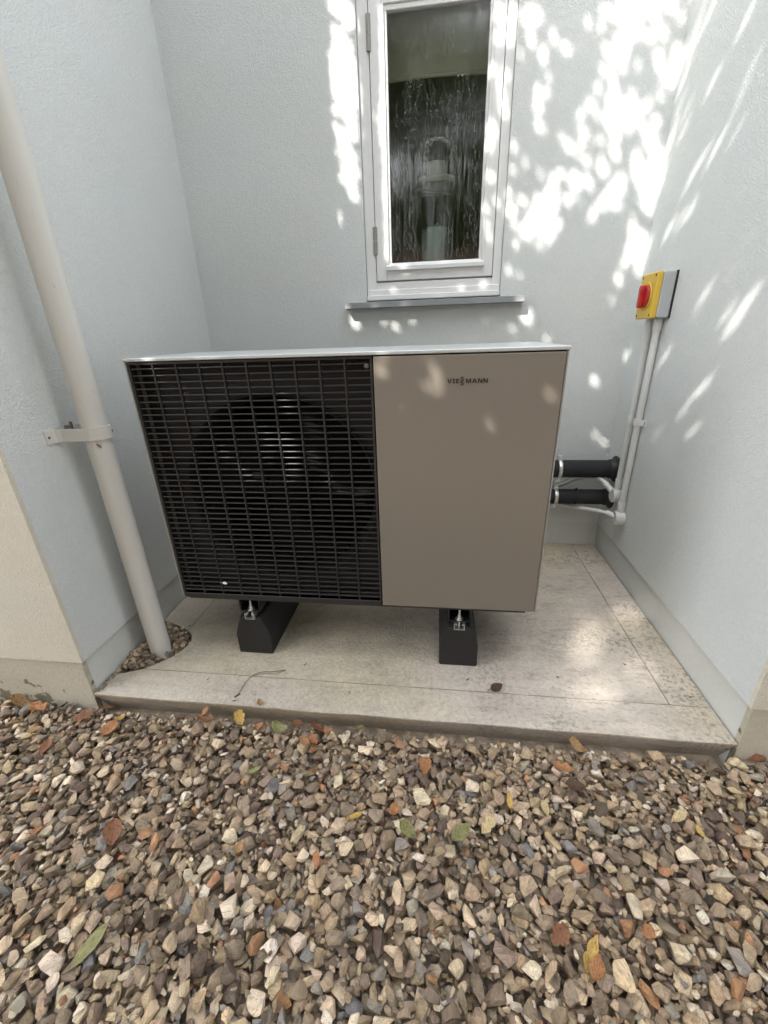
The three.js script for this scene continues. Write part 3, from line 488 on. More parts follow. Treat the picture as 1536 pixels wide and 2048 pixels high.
{
  const list = [], Q = new THREE.Quaternion(), e = new THREE.Euler(), V = new THREE.Vector3();
  const drop = (x0, x1, z0, z1, count, amin, amax, tries) => {
    for (let n = 0; n < count; n++) {
      const a = amin + (amax - amin) * Math.pow(rnd(), 1.9), b = a * rr(0.48, 0.95), c = a * rr(0.26, 0.68), yaw = rr(0, Math.PI), tilt = gauss() * 0.42, roll = gauss() * 0.42, ca = Math.cos(yaw), sa = Math.sin(yaw), h = c * 0.85 + Math.abs(Math.sin(tilt)) * a * 0.35 + Math.abs(Math.sin(roll)) * b * 0.25;
      let best = null;
      for (let t = 0; t < tries; t++) {
        const x = rr(x0, x1), z = rr(Math.max(z0, 0.207 + a * 0.75), z1); let sum = 0, m = 0, mx = -1;
        for (let q = 0; q < 16; q++) { const ang = q * 2.4, rad = Math.sqrt((q + 0.5) / 16) * 0.85, ux = a * rad * Math.cos(ang), uz = b * rad * Math.sin(ang), i = Math.floor((x + ux * ca - uz * sa - GX0) / CELL), k = Math.floor((z + ux * sa + uz * ca - GZ0) / CELL); if (i < 0 || k < 0 || i >= GW || k >= GH) continue; const f = field[k * GW + i]; sum += f; m++; mx = Math.max(mx, f); }
        if (!m) continue; const base = lerp(sum / m, mx, 0.28) + 0.012 * (fbm(x * 1.7, z * 1.7, 601, 3) < 0.5 ? 0 : 0) ;
        if (!best || base < best[2]) best = [x, z, base];
      }
      if (!best) continue; const [x, z, base] = best, y = base + h * 0.72;
      if (y + h > -0.028) continue;
      for (let dz = -a; dz <= a; dz += CELL) for (let dx = -a; dx <= a; dx += CELL) {
        const lx = (dx * ca + dz * sa) / a, lz = (-dx * sa + dz * ca) / b, d = lx * lx + lz * lz; if (d >= 1) continue;
        const i = Math.floor((x + dx - GX0) / CELL), k = Math.floor((z + dz - GZ0) / CELL); if (i < 0 || k < 0 || i >= GW || k >= GH) continue;
        const f = y + h * 0.92 * Math.sqrt(1 - d * 0.8); if (f > field[k * GW + i]) field[k * GW + i] = f;
      }
      e.set(tilt, -yaw, roll, 'YXZ'); list.push({ m: new THREE.Matrix4().compose(V.set(x, y, z).clone(), Q.setFromEuler(e).clone(), new THREE.Vector3(a, c, b)), c: stoneColor() });
    }
  };
  drop(GX0, GX1, 0.21, GZ1, 7000, 0.009, 0.022, 3);
  drop(-0.95, 2.05, 0.21, 1.15, 18000, 0.008, 0.026, 4);
  drop(-0.95, 2.05, 0.21, 1.15, 3500, 0.005, 0.012, 5);
  pebbles(list, 'gravel', 'bed of brown and cream angular gravel in front of the pad', 'gravel');
}
{ // the pocket of pebbles round the drainpipe foot
  const list = [], Q = new THREE.Quaternion(), e = new THREE.Euler();
  const soil = mesh('soil', prism(pitPts.filter((p) => p[0] > -0.29).concat([[-0.25, 0.0]]), -0.09, -0.028, 'xz'), std(L(0.05, 0.04, 0.03), 1)); struct(soil, 'dark soil under the pebbles by the drainpipe');
  for (let n = 0; n < 900; n++) {
    const x = rr(-0.243, -0.06), z = rr(-0.18, 0.125), a = rr(0.008, 0.018); if (!inPit(x + a * 0.7, z) || !inPit(x, z + a * 0.7) || !inPit(x, z - a * 0.7) || Math.hypot(x + 0.146, z + 0.008) < 0.034 + a * 0.5 || x < -0.246 + a * 0.6) continue;
    const y = -0.030 + (n / 900) * 0.042 - a * 0.2;
    e.set(gauss() * 0.5, rr(0, 6.3), gauss() * 0.5, 'YXZ'); const c = stoneColor();
    list.push({ m: new THREE.Matrix4().compose(new THREE.Vector3(x, y, z), Q.setFromEuler(e).clone(), new THREE.Vector3(a, a * rr(0.5, 0.7), a * rr(0.6, 0.9))), c });
  }
  for (let n = 0; n < 26; n++) { const t = n / 26, a = rr(0.003, 0.006), c = stoneColor(); e.set(gauss(), rr(0, 6), gauss()); list.push({ m: new THREE.Matrix4().compose(new THREE.Vector3(-0.238 + rr(0, 0.012), a * 0.5, lerp(0.12, 0.2, t)), Q.setFromEuler(e).clone(), new THREE.Vector3(a, a * 0.6, a * 0.8)), c }); }
  pebbles(list, 'pebble_pocket', 'pocket of small brown pebbles round the foot of the drainpipe', 'pebbles');
}

// ------------------------------------------------------------------ fallen leaves and twigs
const leafTone = tex(256, 256, (u, v, c) => { const a = fbm(u * 6, v * 6, 701, 4, 6), vein = Math.abs(((u - 0.5) * 1.2 + (v % 0.14) * 1.6) % 0.2) < 0.012 ? 0.86 : 1, mid = Math.abs(u - 0.5) < 0.018 ? 0.8 : 1, sp = sstep(0.62, 0.68, fbm(u * 16, v * 16, 711, 3, 16)); const k = (0.6 + 0.7 * a) * vein * mid * (1 - 0.45 * sp); c[0] = k; c[1] = k * (1 - 0.12 * sp); c[2] = k * (1 - 0.1 * sp); for (let i = 0; i < 3; i++) c[i] *= 0.85; }, true);
function leafGeo(len, wid, curl, fold, lobes, twist) {
  const nu = 22, nv = 8, pos = [], uv = [], idx = [], s0 = rr(0, 40);
  for (let i = 0; i <= nu; i++) for (let k = 0; k <= nv; k++) {
    const t = i / nu, s = k / nv * 2 - 1; let w = Math.pow(Math.sin(Math.PI * Math.pow(t, 0.8)), 0.85) * wid * 0.5;
    if (lobes) w *= 0.62 + 0.42 * Math.abs(Math.sin(t * Math.PI * lobes)); w *= 1 + 0.10 * (vnoise(t * 16, Math.sign(s) * 3 + s0, 5) - 0.5);
    const x = s * w, z = (t - 0.5) * len; let y = fold * Math.abs(s) * w * 2 + curl * len * Math.pow(t * 2 - 1, 2) * 0.5 + 0.10 * wid * (fbm(x * 70 + s0, z * 70, 3, 3) - 0.5) * (0.4 + Math.abs(s)) + twist * s * t * wid * 0.6;
    pos.push(x, y, z); uv.push(0.5 + s * 0.45, t);
  }
  for (let i = 0; i < nu; i++) for (let k = 0; k < nv; k++) { const a = i * (nv + 1) + k, c = a + nv + 1; idx.push(a, c, a + 1, c, c + 1, a + 1); }
  const g = new THREE.BufferGeometry(); g.setAttribute('position', new THREE.Float32BufferAttribute(pos, 3)); g.setAttribute('uv', new THREE.Float32BufferAttribute(uv, 2)); g.setIndex(idx); g.computeVertexNormals();
  const y0 = curl * len * 0.5, st = tube([[0, y0, -len / 2 + 0.001], [rr(-0.003, 0.003), y0 + 0.003, -len / 2 - len * 0.12], [rr(-0.006, 0.006), y0 + 0.004, -len / 2 - len * 0.26]], 0.0007, 8, 5);
  return join([g, st]);
}
{
  const kinds = { tan: [[0.34, 0.205, 0.085], 'dry tan'], orange: [[0.33, 0.15, 0.06], 'orange'], rust: [[0.20, 0.085, 0.04], 'rust brown'], yellow: [[0.46, 0.30, 0.08], 'yellow'], green: [[0.21, 0.20, 0.08], 'faded green'], pale: [[0.46, 0.36, 0.19], 'pale straw'], dark: [[0.075, 0.04, 0.02], 'dark brown'] };
  const mats = {}; for (const k in kinds) mats[k] = std(L(...kinds[k][0].map((c) => c * 1.25)), 0.75, { map: leafTone, side: THREE.DoubleSide });
  const G = 'fallen leaves on the gravel', P = 'small dry leaf crumbs on the gravel';
  // photo x, y, length, width, colour, lobes, label
  const spots = [
    [45, 1415, 0.075, 0.045, 'tan', 0, 'curled tan leaf lying against the cream plinth'], [80, 1432, 0.062, 0.046, 'orange', 2, 'orange lobed leaf below the cream plinth'], [128, 1420, 0.05, 0.03, 'dark', 0, 'dark brown leaf at the foot of the cream plinth'], [175, 1442, 0.055, 0.05, 'rust', 2, 'rust brown leaf in front of the pad corner'],
    [228, 1418, 0.066, 0.050, 'tan', 3, 'large tan lobed leaf leaning on the pad corner'], [243, 1442, 0.032, 0.026, 'yellow', 0, 'small yellow leaf beside the big tan leaf at the pad corner'], [225, 1468, 0.052, 0.047, 'orange', 0, 'broad orange-brown leaf on the gravel near the pad corner'], [75, 1470, 0.05, 0.03, 'tan', 0, 'tan leaf on the gravel below the cream wall'], [65, 1487, 0.05, 0.034, 'pale', 2, 'pale straw leaf on the gravel below the cream wall'], [100, 1512, 0.055, 0.032, 'rust', 0, 'rust leaf flat on the gravel away from the walls'],
    [418, 1432, 0.034, 0.026, 'orange', 0, 'small curled orange leaf against the pad face'], [410, 1452, 0.05, 0.018, 'rust', 0, 'narrow rust leaf standing on edge near the pad face'], [487, 1435, 0.05, 0.036, 'yellow', 3, 'ragged yellow leaf caught against the pad face'], [520, 1458, 0.04, 0.02, 'orange', 0, 'narrow orange leaf near the pad face'], [557, 1470, 0.044, 0.034, 'green', 0, 'rounded green leaf near the pad face'], [597, 1450, 0.034, 0.024, 'rust', 0, 'small rust leaf touching the pad face'],
    [635, 1470, 0.062, 0.05, 'rust', 3, 'crumpled rust leaf cluster near the middle of the pad face'], [628, 1488, 0.04, 0.025, 'orange', 2, 'orange leaf scrap beside the crumpled rust leaf'], [610, 1496, 0.034, 0.022, 'orange', 0, 'small orange leaf scrap among the stones'], [720, 1458, 0.035, 0.026, 'green', 0, 'small green leaf close to the pad face'], [508, 1555, 0.05, 0.02, 'green', 0, 'narrow green leaf upright among the stones'],
    [1150, 1503, 0.055, 0.043, 'tan', 0, 'smooth tan leaf lying against the pad face'], [850, 1547, 0.05, 0.036, 'orange', 3, 'bright orange lobed leaf in front of the brown panel'], [1120, 1548, 0.055, 0.03, 'orange', 2, 'torn orange leaf below the smooth tan leaf'], [1148, 1590, 0.05, 0.04, 'dark', 2, 'dark rotten leaf sunk in the gravel'], [1018, 1612, 0.04, 0.014, 'yellow', 0, 'narrow yellow-orange leaf on edge'], [790, 1635, 0.033, 0.026, 'orange', 0, 'plain orange leaf among the stones'], [708, 1643, 0.045, 0.016, 'yellow', 0, 'narrow yellow leaf standing in the gravel'], [815, 1672, 0.052, 0.034, 'green', 0, 'broad dull green leaf'], [920, 1680, 0.065, 0.032, 'green', 0, 'long light green leaf'], [1088, 1628, 0.045, 0.02, 'pale', 0, 'pale straw leaf with a yellow edge'], [1352, 1647, 0.055, 0.02, 'pale', 0, 'long pale straw leaf toward the open gravel'], [975, 1665, 0.05, 0.028, 'pale', 2, 'ragged pale leaf beside the long green leaf'], [1392, 1678, 0.025, 0.014, 'yellow', 0, 'tiny yellow-green leaf scrap'],
    [180, 1907, 0.085, 0.030, 'green', 0, 'long olive green leaf'], [1115, 1882, 0.045, 0.034, 'rust', 4, 'frayed rust leaf with ragged fingers'], [1178, 1918, 0.075, 0.024, 'yellow', 2, 'long twisted yellow leaf'], [1192, 1955, 0.045, 0.026, 'orange', 0, 'orange leaf tucked under the twisted yellow leaf'], [1288, 1872, 0.034, 0.026, 'orange', 3, 'small frayed orange leaf'], [82, 1672, 0.032, 0.02, 'orange', 0, 'small orange leaf near the cream wall side'], [232, 1680, 0.06, 0.04, 'rust', 0, 'flat brown leaf lying under pale stones'], [480, 1706, 0.03, 0.02, 'tan', 0, 'small tan leaf scrap'], [1510, 1535, 0.06, 0.03, 'rust', 0, 'rust leaf at the foot of the far cream wall'], [1435, 1555, 0.03, 0.022, 'dark', 0, 'small dark leaf below the pad end'], [635, 1732, 0.035, 0.018, 'orange', 0, 'thin orange leaf scrap on the stones'], [1465, 1600, 0.035, 0.02, 'pale', 0, 'pale leaf scrap below the far cream wall'],
  ];
  for (const [px, py, len, wid, kind, lobes, lab] of spots) {
    const h = hit(px, py, 1, GY + 0.008), m = mesh('fallen_leaf', leafGeo(len, wid, rr(0.1, 0.42), rr(0.05, 0.3), lobes, rr(-0.4, 0.4)), mats[kind]);
    const x = h.x, z = Math.max(h.z, 0.207 + wid * 0.35), y = fieldAt(x, z, wid * 0.3);
    m.position.set(x, y + 0.003, z); m.rotation.set(gauss() * 0.32 + (h.z < 0.24 ? 0.5 : 0), rr(0, 6.28), gauss() * 0.3, 'YXZ'); tag(m, lab, 'leaf', G);
  }
  // on the pad
  let m = mesh('fallen_leaf', leafGeo(0.045, 0.028, 0.25, 0.25, 0, 0.2), mats.dark); m.position.set(1.035, 0.004, 0.072); m.rotation.set(0.1, 2.1, 0.1); tag(m, 'dark skeleton leaf lying on the concrete pad', 'leaf', 'fallen leaves on the pad');
  m = mesh('fallen_leaf', leafGeo(0.026, 0.018, 0.3, 0.25, 0, 0.2), mats.tan); m.position.set(0.312, 0.003, 0.194); m.rotation.set(0.1, 3.6, 0.1); tag(m, 'tiny brown leaf with a stalk at the pad edge', 'leaf', 'fallen leaves on the pad');
  tag(mesh('dry_stalk', join([tube([[0.228, 0.002, 0.176], [0.231, 0.0025, 0.150], [0.234, 0.004, 0.118], [0.247, 0.006, 0.088], [0.272, 0.006, 0.072], [0.305, 0.004, 0.066], [0.345, 0.003, 0.053]], 0.0009, 50, 6), tube([[0.247, 0.004, 0.089], [0.275, 0.003, 0.076], [0.315, 0.002, 0.073], [0.345, 0.002, 0.054]], 0.0006, 30, 5), tube([[0.223, 0.002, 0.180], [0.229, 0.003, 0.172], [0.234, 0.002, 0.166]], 0.002, 8, 6)]), mats.dark), 'thin bent dry stalk lying on the concrete pad', 'stalk');
  m = mesh('pale_petal', leafGeo(0.017, 0.009, 0.1, 0.1, 0, 0), std(L(0.7, 0.7, 0.68), 0.6, { side: THREE.DoubleSide })); { const h = hit(450, 1166, 2, 0.001); m.position.copy(h); } m.rotation.set(Math.PI / 2 - 0.3, Math.PI / 2 - 0.25, 0, 'ZXY'); tag(m, 'small white petal caught in the louvred grille', 'petal');
  { const h = hit(188, 893, 2, 0.0275); const ix = -0.146, by = h.y, iz = -0.008, a = 0.95, q = (dx, dy, o = 0.0012) => { const t = a - dx / 0.034; return [ix + (0.034 + o) * Math.cos(t), by + dy, iz + (0.034 + o) * Math.sin(t)]; };
    tag(mesh('insect', join([tube([q(-0.003, 0.006), q(0, 0.0), q(0.004, -0.007)], 0.0012, 10, 6), ...[[-0.006, 0.001], [0.005, 0.003], [-0.005, -0.006], [0.007, -0.003], [-0.004, 0.007]].map(([x, y]) => tube([q(0, 0), q(x * 0.5, y * 0.5 + 0.001, 0.002), q(x, y, 0.0005)], 0.0004, 6, 4))]), mats.dark), 'small dark insect sitting on the drainpipe below its clip', 'insect'); }
  // crumbs and specks on the pad
  for (const [px, py] of [[935, 1360], [1115, 1355], [700, 1385], [1380, 1395], [610, 1330], [415, 1360], [1250, 1330], [380, 1252], [470, 1402], [1425, 1310]]) {
    const h = hit(px, py, 1, 0.001), c = mesh('leaf_crumb', leafGeo(rr(0.006, 0.011), rr(0.004, 0.006), 0.2, 0.2, 0, 0), mats.dark); c.position.copy(h); c.position.y = 0.0022; c.rotation.y = rr(0, 6); tag(c, 'tiny dark leaf crumb on the concrete pad', 'leaf crumb', 'leaf crumbs on the pad');
  }
}

// ------------------------------------------------------------------ garden behind the camera: fence, trees that shade the recess
const U = new THREE.Vector3().crossVectors(new THREE.Vector3(0, 1, 0), SUN).normalize(), Vv = new THREE.Vector3().crossVectors(SUN, U).normalize();
M.bark = std(0xffffff, 0.95, { map: tex(256, 256, (u, v, c) => { const a = fbm(u * 20, v * 5, 801, 4, 0); c[0] = 0.05 + 0.12 * a; c[1] = 0.042 + 0.095 * a; c[2] = 0.034 + 0.07 * a; }, true, [2, 3]) });
M.leaf = phy(L(0.085, 0.13, 0.03), 0.95, { side: THREE.DoubleSide, transmission: 0.3, thickness: 0 });
M.fence = std(0xffffff, 0.9, { map: tex(256, 512, (u, v, c) => { const a = fbm(u * 30, v * 3, 811, 4, 0); c[0] = 0.12 + 0.14 * a; c[1] = 0.08 + 0.09 * a; c[2] = 0.055 + 0.06 * a; }, true, [3, 1]) });
const leafCard = (() => {
  const pts = [[0, -0.5], [0.24, -0.28], [0.30, 0], [0.2, 0.28], [0, 0.5], [-0.2, 0.28], [-0.30, 0], [-0.24, -0.28]], pos = [0, 0.03, 0], uv = [0.5, 0.5], idx = [];
  pts.forEach((p, i) => { pos.push(p[0], -0.25 * p[0] * p[0], p[1]); uv.push(0.5 + p[0], 0.5 + p[1]); idx.push(0, 1 + ((i + 1) % 8), 1 + i); });
  const g = new THREE.BufferGeometry(); g.setAttribute('position', new THREE.Float32BufferAttribute(pos, 3)); g.setAttribute('uv', new THREE.Float32BufferAttribute(uv, 2)); g.setIndex(idx); g.computeVertexNormals(); return g;
})();
function leaves(items, parent, mat = M.leaf) {
  const im = new THREE.InstancedMesh(leafCard, mat, items.length); im.name = 'crown'; im.castShadow = im.receiveShadow = true; im.userData.kind = 'stuff';
  const q = new THREE.Quaternion(), m = new THREE.Matrix4(), s = new THREE.Vector3(), c = new THREE.Color();
  items.forEach((t, i) => { m.compose(t.p, t.q, s.setScalar(t.s)); im.setMatrixAt(i, m); const k = 0.6 + 0.8 * ((i * 0.61803) % 1); im.setColorAt(i, c.setRGB(k * (0.85 + 0.5 * ((i * 0.37) % 1)), k, k * 0.9)); });
  parent.add(im); return im;
}
// where the photograph shows sun coming through: [x, y, radius] in pixels of enlarged views, with the surface each lies on
const gaps = [];
const addGaps = (ox, oy, k, ax, v, list, f = 1) => { for (const [x, y, r] of list) { const c = hit(ox + x / k, oy + y / k, ax, v), e = hit(ox + (x + r) / k, oy + y / k, ax, v), n = ax === 0 ? 0.0245 : c.distanceTo(e); gaps.push([c.dot(U), c.dot(Vv), Math.max(0.0065, n * f * 0.85 - 0.0145)]); } };
addGaps(980, 0, 2.763, 2, ZB, [[60, 60, 45], [100, 150, 60], [120, 40, 50], [220, 100, 60], [270, 90, 35], [340, 200, 38], [420, 270, 26], [295, 290, 45], [300, 340, 30], [175, 310, 35], [230, 230, 30], [320, 430, 40], [265, 500, 40], [265, 580, 45], [320, 500, 25],
  [545, 110, 30], [610, 150, 28], [640, 60, 25], [690, 90, 45], [740, 60, 60], [790, 30, 60], [800, 110, 60], [760, 190, 60], [830, 180, 35], [700, 220, 45], [750, 270, 45], [650, 270, 35], [685, 310, 35], [770, 20, 50], [900, 30, 50], [920, 90, 30], [1000, 30, 50], [1060, 90, 40], [960, 180, 35], [890, 210, 35], [930, 310, 45], [930, 360, 35], [1030, 260, 45], [1030, 350, 60], [1000, 430, 55], [960, 440, 35], [1040, 430, 40],
  [815, 340, 28], [740, 380, 40], [620, 390, 25], [595, 490, 32], [680, 450, 40], [690, 520, 50], [720, 590, 60], [660, 660, 50], [590, 630, 35], [500, 630, 28], [555, 590, 30], [800, 520, 30], [880, 550, 40], [850, 600, 35], [780, 640, 45], [820, 660, 40], [760, 700, 45], [700, 750, 45], [660, 560, 40], [920, 670, 45], [990, 610, 40], [950, 520, 25], [520, 730, 33], [615, 780, 33], [400, 750, 30], [440, 810, 45], [500, 800, 30], [265, 685, 25], [300, 720, 25], [140, 810, 25], [190, 890, 28], [130, 940, 30], [270, 960, 22], [535, 890, 25],
  [620, 880, 40], [600, 930, 35], [690, 840, 45], [710, 870, 35], [860, 730, 40], [890, 780, 50], [800, 860, 50], [830, 950, 60], [840, 1020, 50], [920, 860, 55], [920, 950, 70], [910, 1040, 65], [870, 1110, 50], [890, 1170, 25], [640, 960, 50], [690, 980, 60], [730, 1020, 45], [660, 1050, 70], [580, 1080, 50], [560, 1150, 45], [620, 1110, 50], [690, 1130, 40], [565, 1200, 22], [470, 960, 35], [480, 1010, 45], [540, 990, 40], [440, 1000, 25], [390, 950, 30], [350, 990, 35], [430, 1100, 40], [470, 1090, 25],
  [330, 1080, 50], [350, 1130, 50], [270, 1110, 40], [240, 1160, 40], [190, 1110, 40], [300, 1170, 60], [240, 1240, 60], [200, 1280, 50], [320, 1260, 60], [350, 1310, 50], [270, 1340, 28], [320, 1370, 28], [140, 1240, 33], [110, 1160, 45], [380, 1230, 30], [100, 1060, 35], [100, 1500, 28], [170, 1520, 28], [145, 1350, 20], [790, 1230, 35], [800, 1290, 50], [850, 1310, 40], [790, 1380, 60], [850, 1390, 50], [740, 1450, 35], [820, 1480, 45], [710, 1530, 30]]);
addGaps(1050, 480, 3.16, 2, ZB, [[90, 20, 40], [150, 20, 50], [590, 265, 38], [690, 60, 60], [720, 150, 50], [640, 130, 40], [725, 210, 30], [35, 480, 35], [440, 885, 42], [440, 1240, 22], [500, 1275, 36], [130, 630, 36], [650, 740, 22], [540, 390, 20]]);
addGaps(1050, 480, 3.16, 0, XR, [[1120, 370, 0], [1150, 320, 0], [1110, 480, 0], [1270, 470, 0], [1350, 470, 0], [1330, 520, 0], [1400, 400, 0], [1290, 590, 0], [1430, 350, 0], [900, 710, 0], [860, 770, 0], [1120, 930, 0], [1060, 990, 0], [1000, 1080, 0], [1050, 1220, 0], [840, 1210, 0]]);
addGaps(980, 0, 2.763, 0, XR, [[1150, 150, 0], [1200, 100, 0], [1230, 40, 0], [1050, 500, 0], [1090, 600, 0], [1070, 720, 0], [1200, 830, 0], [1150, 900, 0], [1230, 860, 0], [1100, 1000, 0], [1000, 1250, 0], [970, 1310, 0]]);
addGaps(980, 0, 2.763, 0, XR, [[1170, 60, 0], [1130, 200, 0], [1110, 300, 0], [1080, 420, 0], [1060, 560, 0], [1020, 700, 0], [1000, 800, 0], [1240, 430, 0], [1200, 520, 0], [1360, 720, 0], [1380, 540, 0], [1440, 380, 0], [1420, 100, 0], [1270, 780, 0], [1120, 1140, 0], [1060, 1190, 0], [1340, 1500, 0], [1400, 1360, 0]], 0.8);
addGaps(700, 640, 2.56, 2, 0, [[180, 190, 34], [160, 265, 34], [430, 255, 32], [385, 320, 34], [450, 320, 45], [1035, 385, 34], [230, 520, 38], [730, 550, 28], [240, 430, 18]], 1.4);
addGaps(200, 640, 2.56, 2, -0.006, [[540, 235, 34], [600, 228, 26], [650, 290, 34], [280, 240, 26], [300, 285, 20], [945, 415, 26], [955, 450, 26], [850, 585, 28], [960, 600, 40], [860, 625, 26], [970, 655, 46], [980, 700, 46], [985, 750, 42], [970, 795, 36], [850, 690, 24], [290, 690, 28], [300, 730, 32], [315, 770, 30], [640, 685, 24], [740, 770, 24], [750, 810, 24], [1090, 690, 22], [1165, 815, 24]], 1.25);
addGaps(0, 0, 1, 1, UT, [[430, 703, 18], [470, 701, 20], [700, 690, 10], [740, 690, 12], [790, 688, 10], [860, 686, 10], [940, 686, 10], [600, 695, 8]]);
addGaps(600, 0, 2.793, 2, ZB, [[200, 30, 60], [260, 60, 60], [270, 120, 50], [190, 180, 40], [240, 190, 40], [200, 260, 50], [280, 250, 40], [200, 340, 50], [270, 330, 60], [210, 420, 60], [280, 430, 60], [210, 510, 55], [280, 540, 60], [190, 610, 40], [250, 620, 50], [290, 660, 50], [200, 700, 40], [240, 760, 50], [300, 760, 40], [230, 840, 45], [280, 870, 50], [250, 930, 40], [310, 960, 40], [290, 1020, 40], [240, 1000, 40], [300, 1090, 40], [190, 1170, 40], [220, 1220, 50], [180, 1210, 30], [210, 1290, 28], [220, 1630, 35], [310, 1800, 40], [215, 1800, 20], [430, 1790, 30], [470, 1800, 30], [530, 1820, 33], [620, 1795, 22], [1040, 1800, 33], [1100, 1800, 33], [1260, 1770, 48], [1190, 1830, 24],
  [1100, 60, 50], [1180, 60, 40], [1100, 180, 40], [1170, 170, 40], [1060, 360, 40], [1150, 380, 40], [1110, 450, 35], [1120, 520, 40], [1130, 590, 45], [1060, 690, 45], [1080, 720, 40], [1050, 800, 25], [1080, 890, 25], [1060, 960, 25], [1090, 1100, 33], [1030, 1140, 28], [1040, 1240, 33], [1050, 1310, 24], [1040, 1410, 28], [520, 1620, 24], [580, 1490, 22], [900, 1600, 26], [1020, 1580, 28]]);
{ const b = []; for (let y = 40; y < 1460; y += 46) b.push([458 + (y > 700 ? (y - 700) * 0.04 : 0), y, rr(22, 30)]); addGaps(600, 0, 2.793, 2, ZB, b); }

let shade;
{
  const tree = tag(group('overhanging_tree'), 'leafy garden tree overhanging the recess and dappling its walls with sun', 'tree');
  // the part of the sun's view that the crown fills
  const cell = 0.01, u0 = -0.2, u1 = 1.66, v0 = Math.min(...gaps.map((g) => g[1] - g[2])) - 0.16, v1 = new THREE.Vector3(0.8, 2.28, ZB).dot(Vv), w = Math.ceil((u1 - u0) / cell), h = Math.ceil((v1 - v0 + 0.5) / cell);
  const low = (u) => lerp(v0, 0.80, sstep(0.58, 0.74, u)); shade = { u0, u1, low };
  const block = new Uint8Array(w * h), cover = new Uint8Array(w * h);
  for (const [gu, gv, r] of gaps) { const R = Math.ceil(r / cell) + 1, ci = (gu - u0) / cell, ck = (gv - v0) / cell; for (let k = Math.floor(ck) - R; k <= ck + R; k++) for (let i = Math.floor(ci) - R; i <= ci + R; i++) if (i >= 0 && k >= 0 && i < w && k < h && u0 + i * cell > -0.088 && Math.hypot(i + 0.5 - ci, k + 0.5 - ck) * cell < r) block[k * w + i] = 1; }
  const edge = (u, v) => v > low(u) && v < v1 + 0.30 * (fbm(u * 2.2 + 7, 3, 901, 4) - 0.5) * 2;
  const items = [], e = new THREE.Euler(), q = new THREE.Quaternion(), a = new THREE.Vector3(), tryLeaf = (u, v, s, w0) => {
    e.set(rr(-1, 1), rr(0, 6.28), rr(-1, 1), 'YXZ'); q.setFromEuler(e);
    const cells = [];
    for (let i = 0; i < 9; i++) for (let k = 0; k < 5; k++) { const t = (i / 8 - 0.5) * 0.96, at = Math.abs(t), ww = at > 0.28 ? 0.20 * (0.5 - at) / 0.22 : lerp(0.30, 0.20, at / 0.28), x = (k / 4 * 2 - 1) * ww, core = at < 0.42 && k > 0 && k < 4; a.set(x, 0, t).multiplyScalar(s).applyQuaternion(q); const i2 = Math.floor((u + a.dot(U) - u0) / cell), k2 = Math.floor((v + a.dot(Vv) - v0) / cell); if (i2 < 0 || k2 < 0 || i2 >= w || k2 >= h) continue; if (block[k2 * w + i2]) return false; if (core) cells.push(k2 * w + i2); }
    for (const c of new Set(cells)) if (cover[c] < 250) cover[c]++;
    items.push({ p: new THREE.Vector3().addScaledVector(U, u).addScaledVector(Vv, v).addScaledVector(SUN, w0), q: q.clone(), s }); return true;
  };
  const depth = (u, v) => 3.35 + 0.7 * (fbm(u * 1.4, v * 1.4, 911, 3) - 0.5) + rr(-0.25, 0.35);
  for (let pass = 0; pass < 4; pass++) for (let k = 0; k < h; k++) for (let i = 0; i < w; i++) {
    const c = k * w + i; if (block[c] || cover[c] > [0, 1, 1, 2][pass]) continue; const u = u0 + (i + 0.5) * cell, v = v0 + (k + 0.5) * cell; if (!edge(u, v)) continue;
    for (const s of [rr(0.055, 0.085), 0.05, 0.036, 0.026, 0.02]) if (tryLeaf(u + rr(-1, 1) * s * 0.2, v + rr(-1, 1) * s * 0.2, s, depth(u, v))) break;
  }
  console.log('canopy leaves', items.length);
  leaves(items, tree);
  const at = (u, v, ww) => { const p = new THREE.Vector3().addScaledVector(U, u).addScaledVector(Vv, v).addScaledVector(SUN, ww); return [p.x, p.y, p.z]; };
  const taper = (pts, r0, r1) => { const c = new THREE.CatmullRomCurve3(pts.map((p) => new THREE.Vector3(...p))), n = 26, gs = []; for (let i = 0; i < n; i++) { const p = c.getPoint(i / n), p2 = c.getPoint((i + 1) / n); gs.push(cyl([p.x, p.y, p.z], [p2.x, p2.y, p2.z], lerp(r0, r1, i / n), lerp(r0, r1, (i + 1) / n), 10)); } return join(gs); };
  mesh('trunk', taper([[-2.6, -0.1, 3.0], [-2.5, 1.0, 3.0], [-2.35, 2.2, 2.9], [-2.1, 3.4, 2.8]], 0.17, 0.11), M.bark, tree);
  for (const [u, v, ww] of [[0.9, v1 - 0.25, 3.6], [1.3, v1 - 0.9, 3.6], [0.6, v1 - 1.5, 3.6]]) { const t = at(u, v, ww); mesh('limb', taper([[-2.25, 2.7 + 0.2 * ww - 0.5, 2.85], [lerp(-2.25, t[0], 0.5), lerp(3.1, t[1], 0.5) + 0.35, lerp(2.85, t[2], 0.5) + 0.2], t], 0.07, 0.012), M.bark, tree); }
}
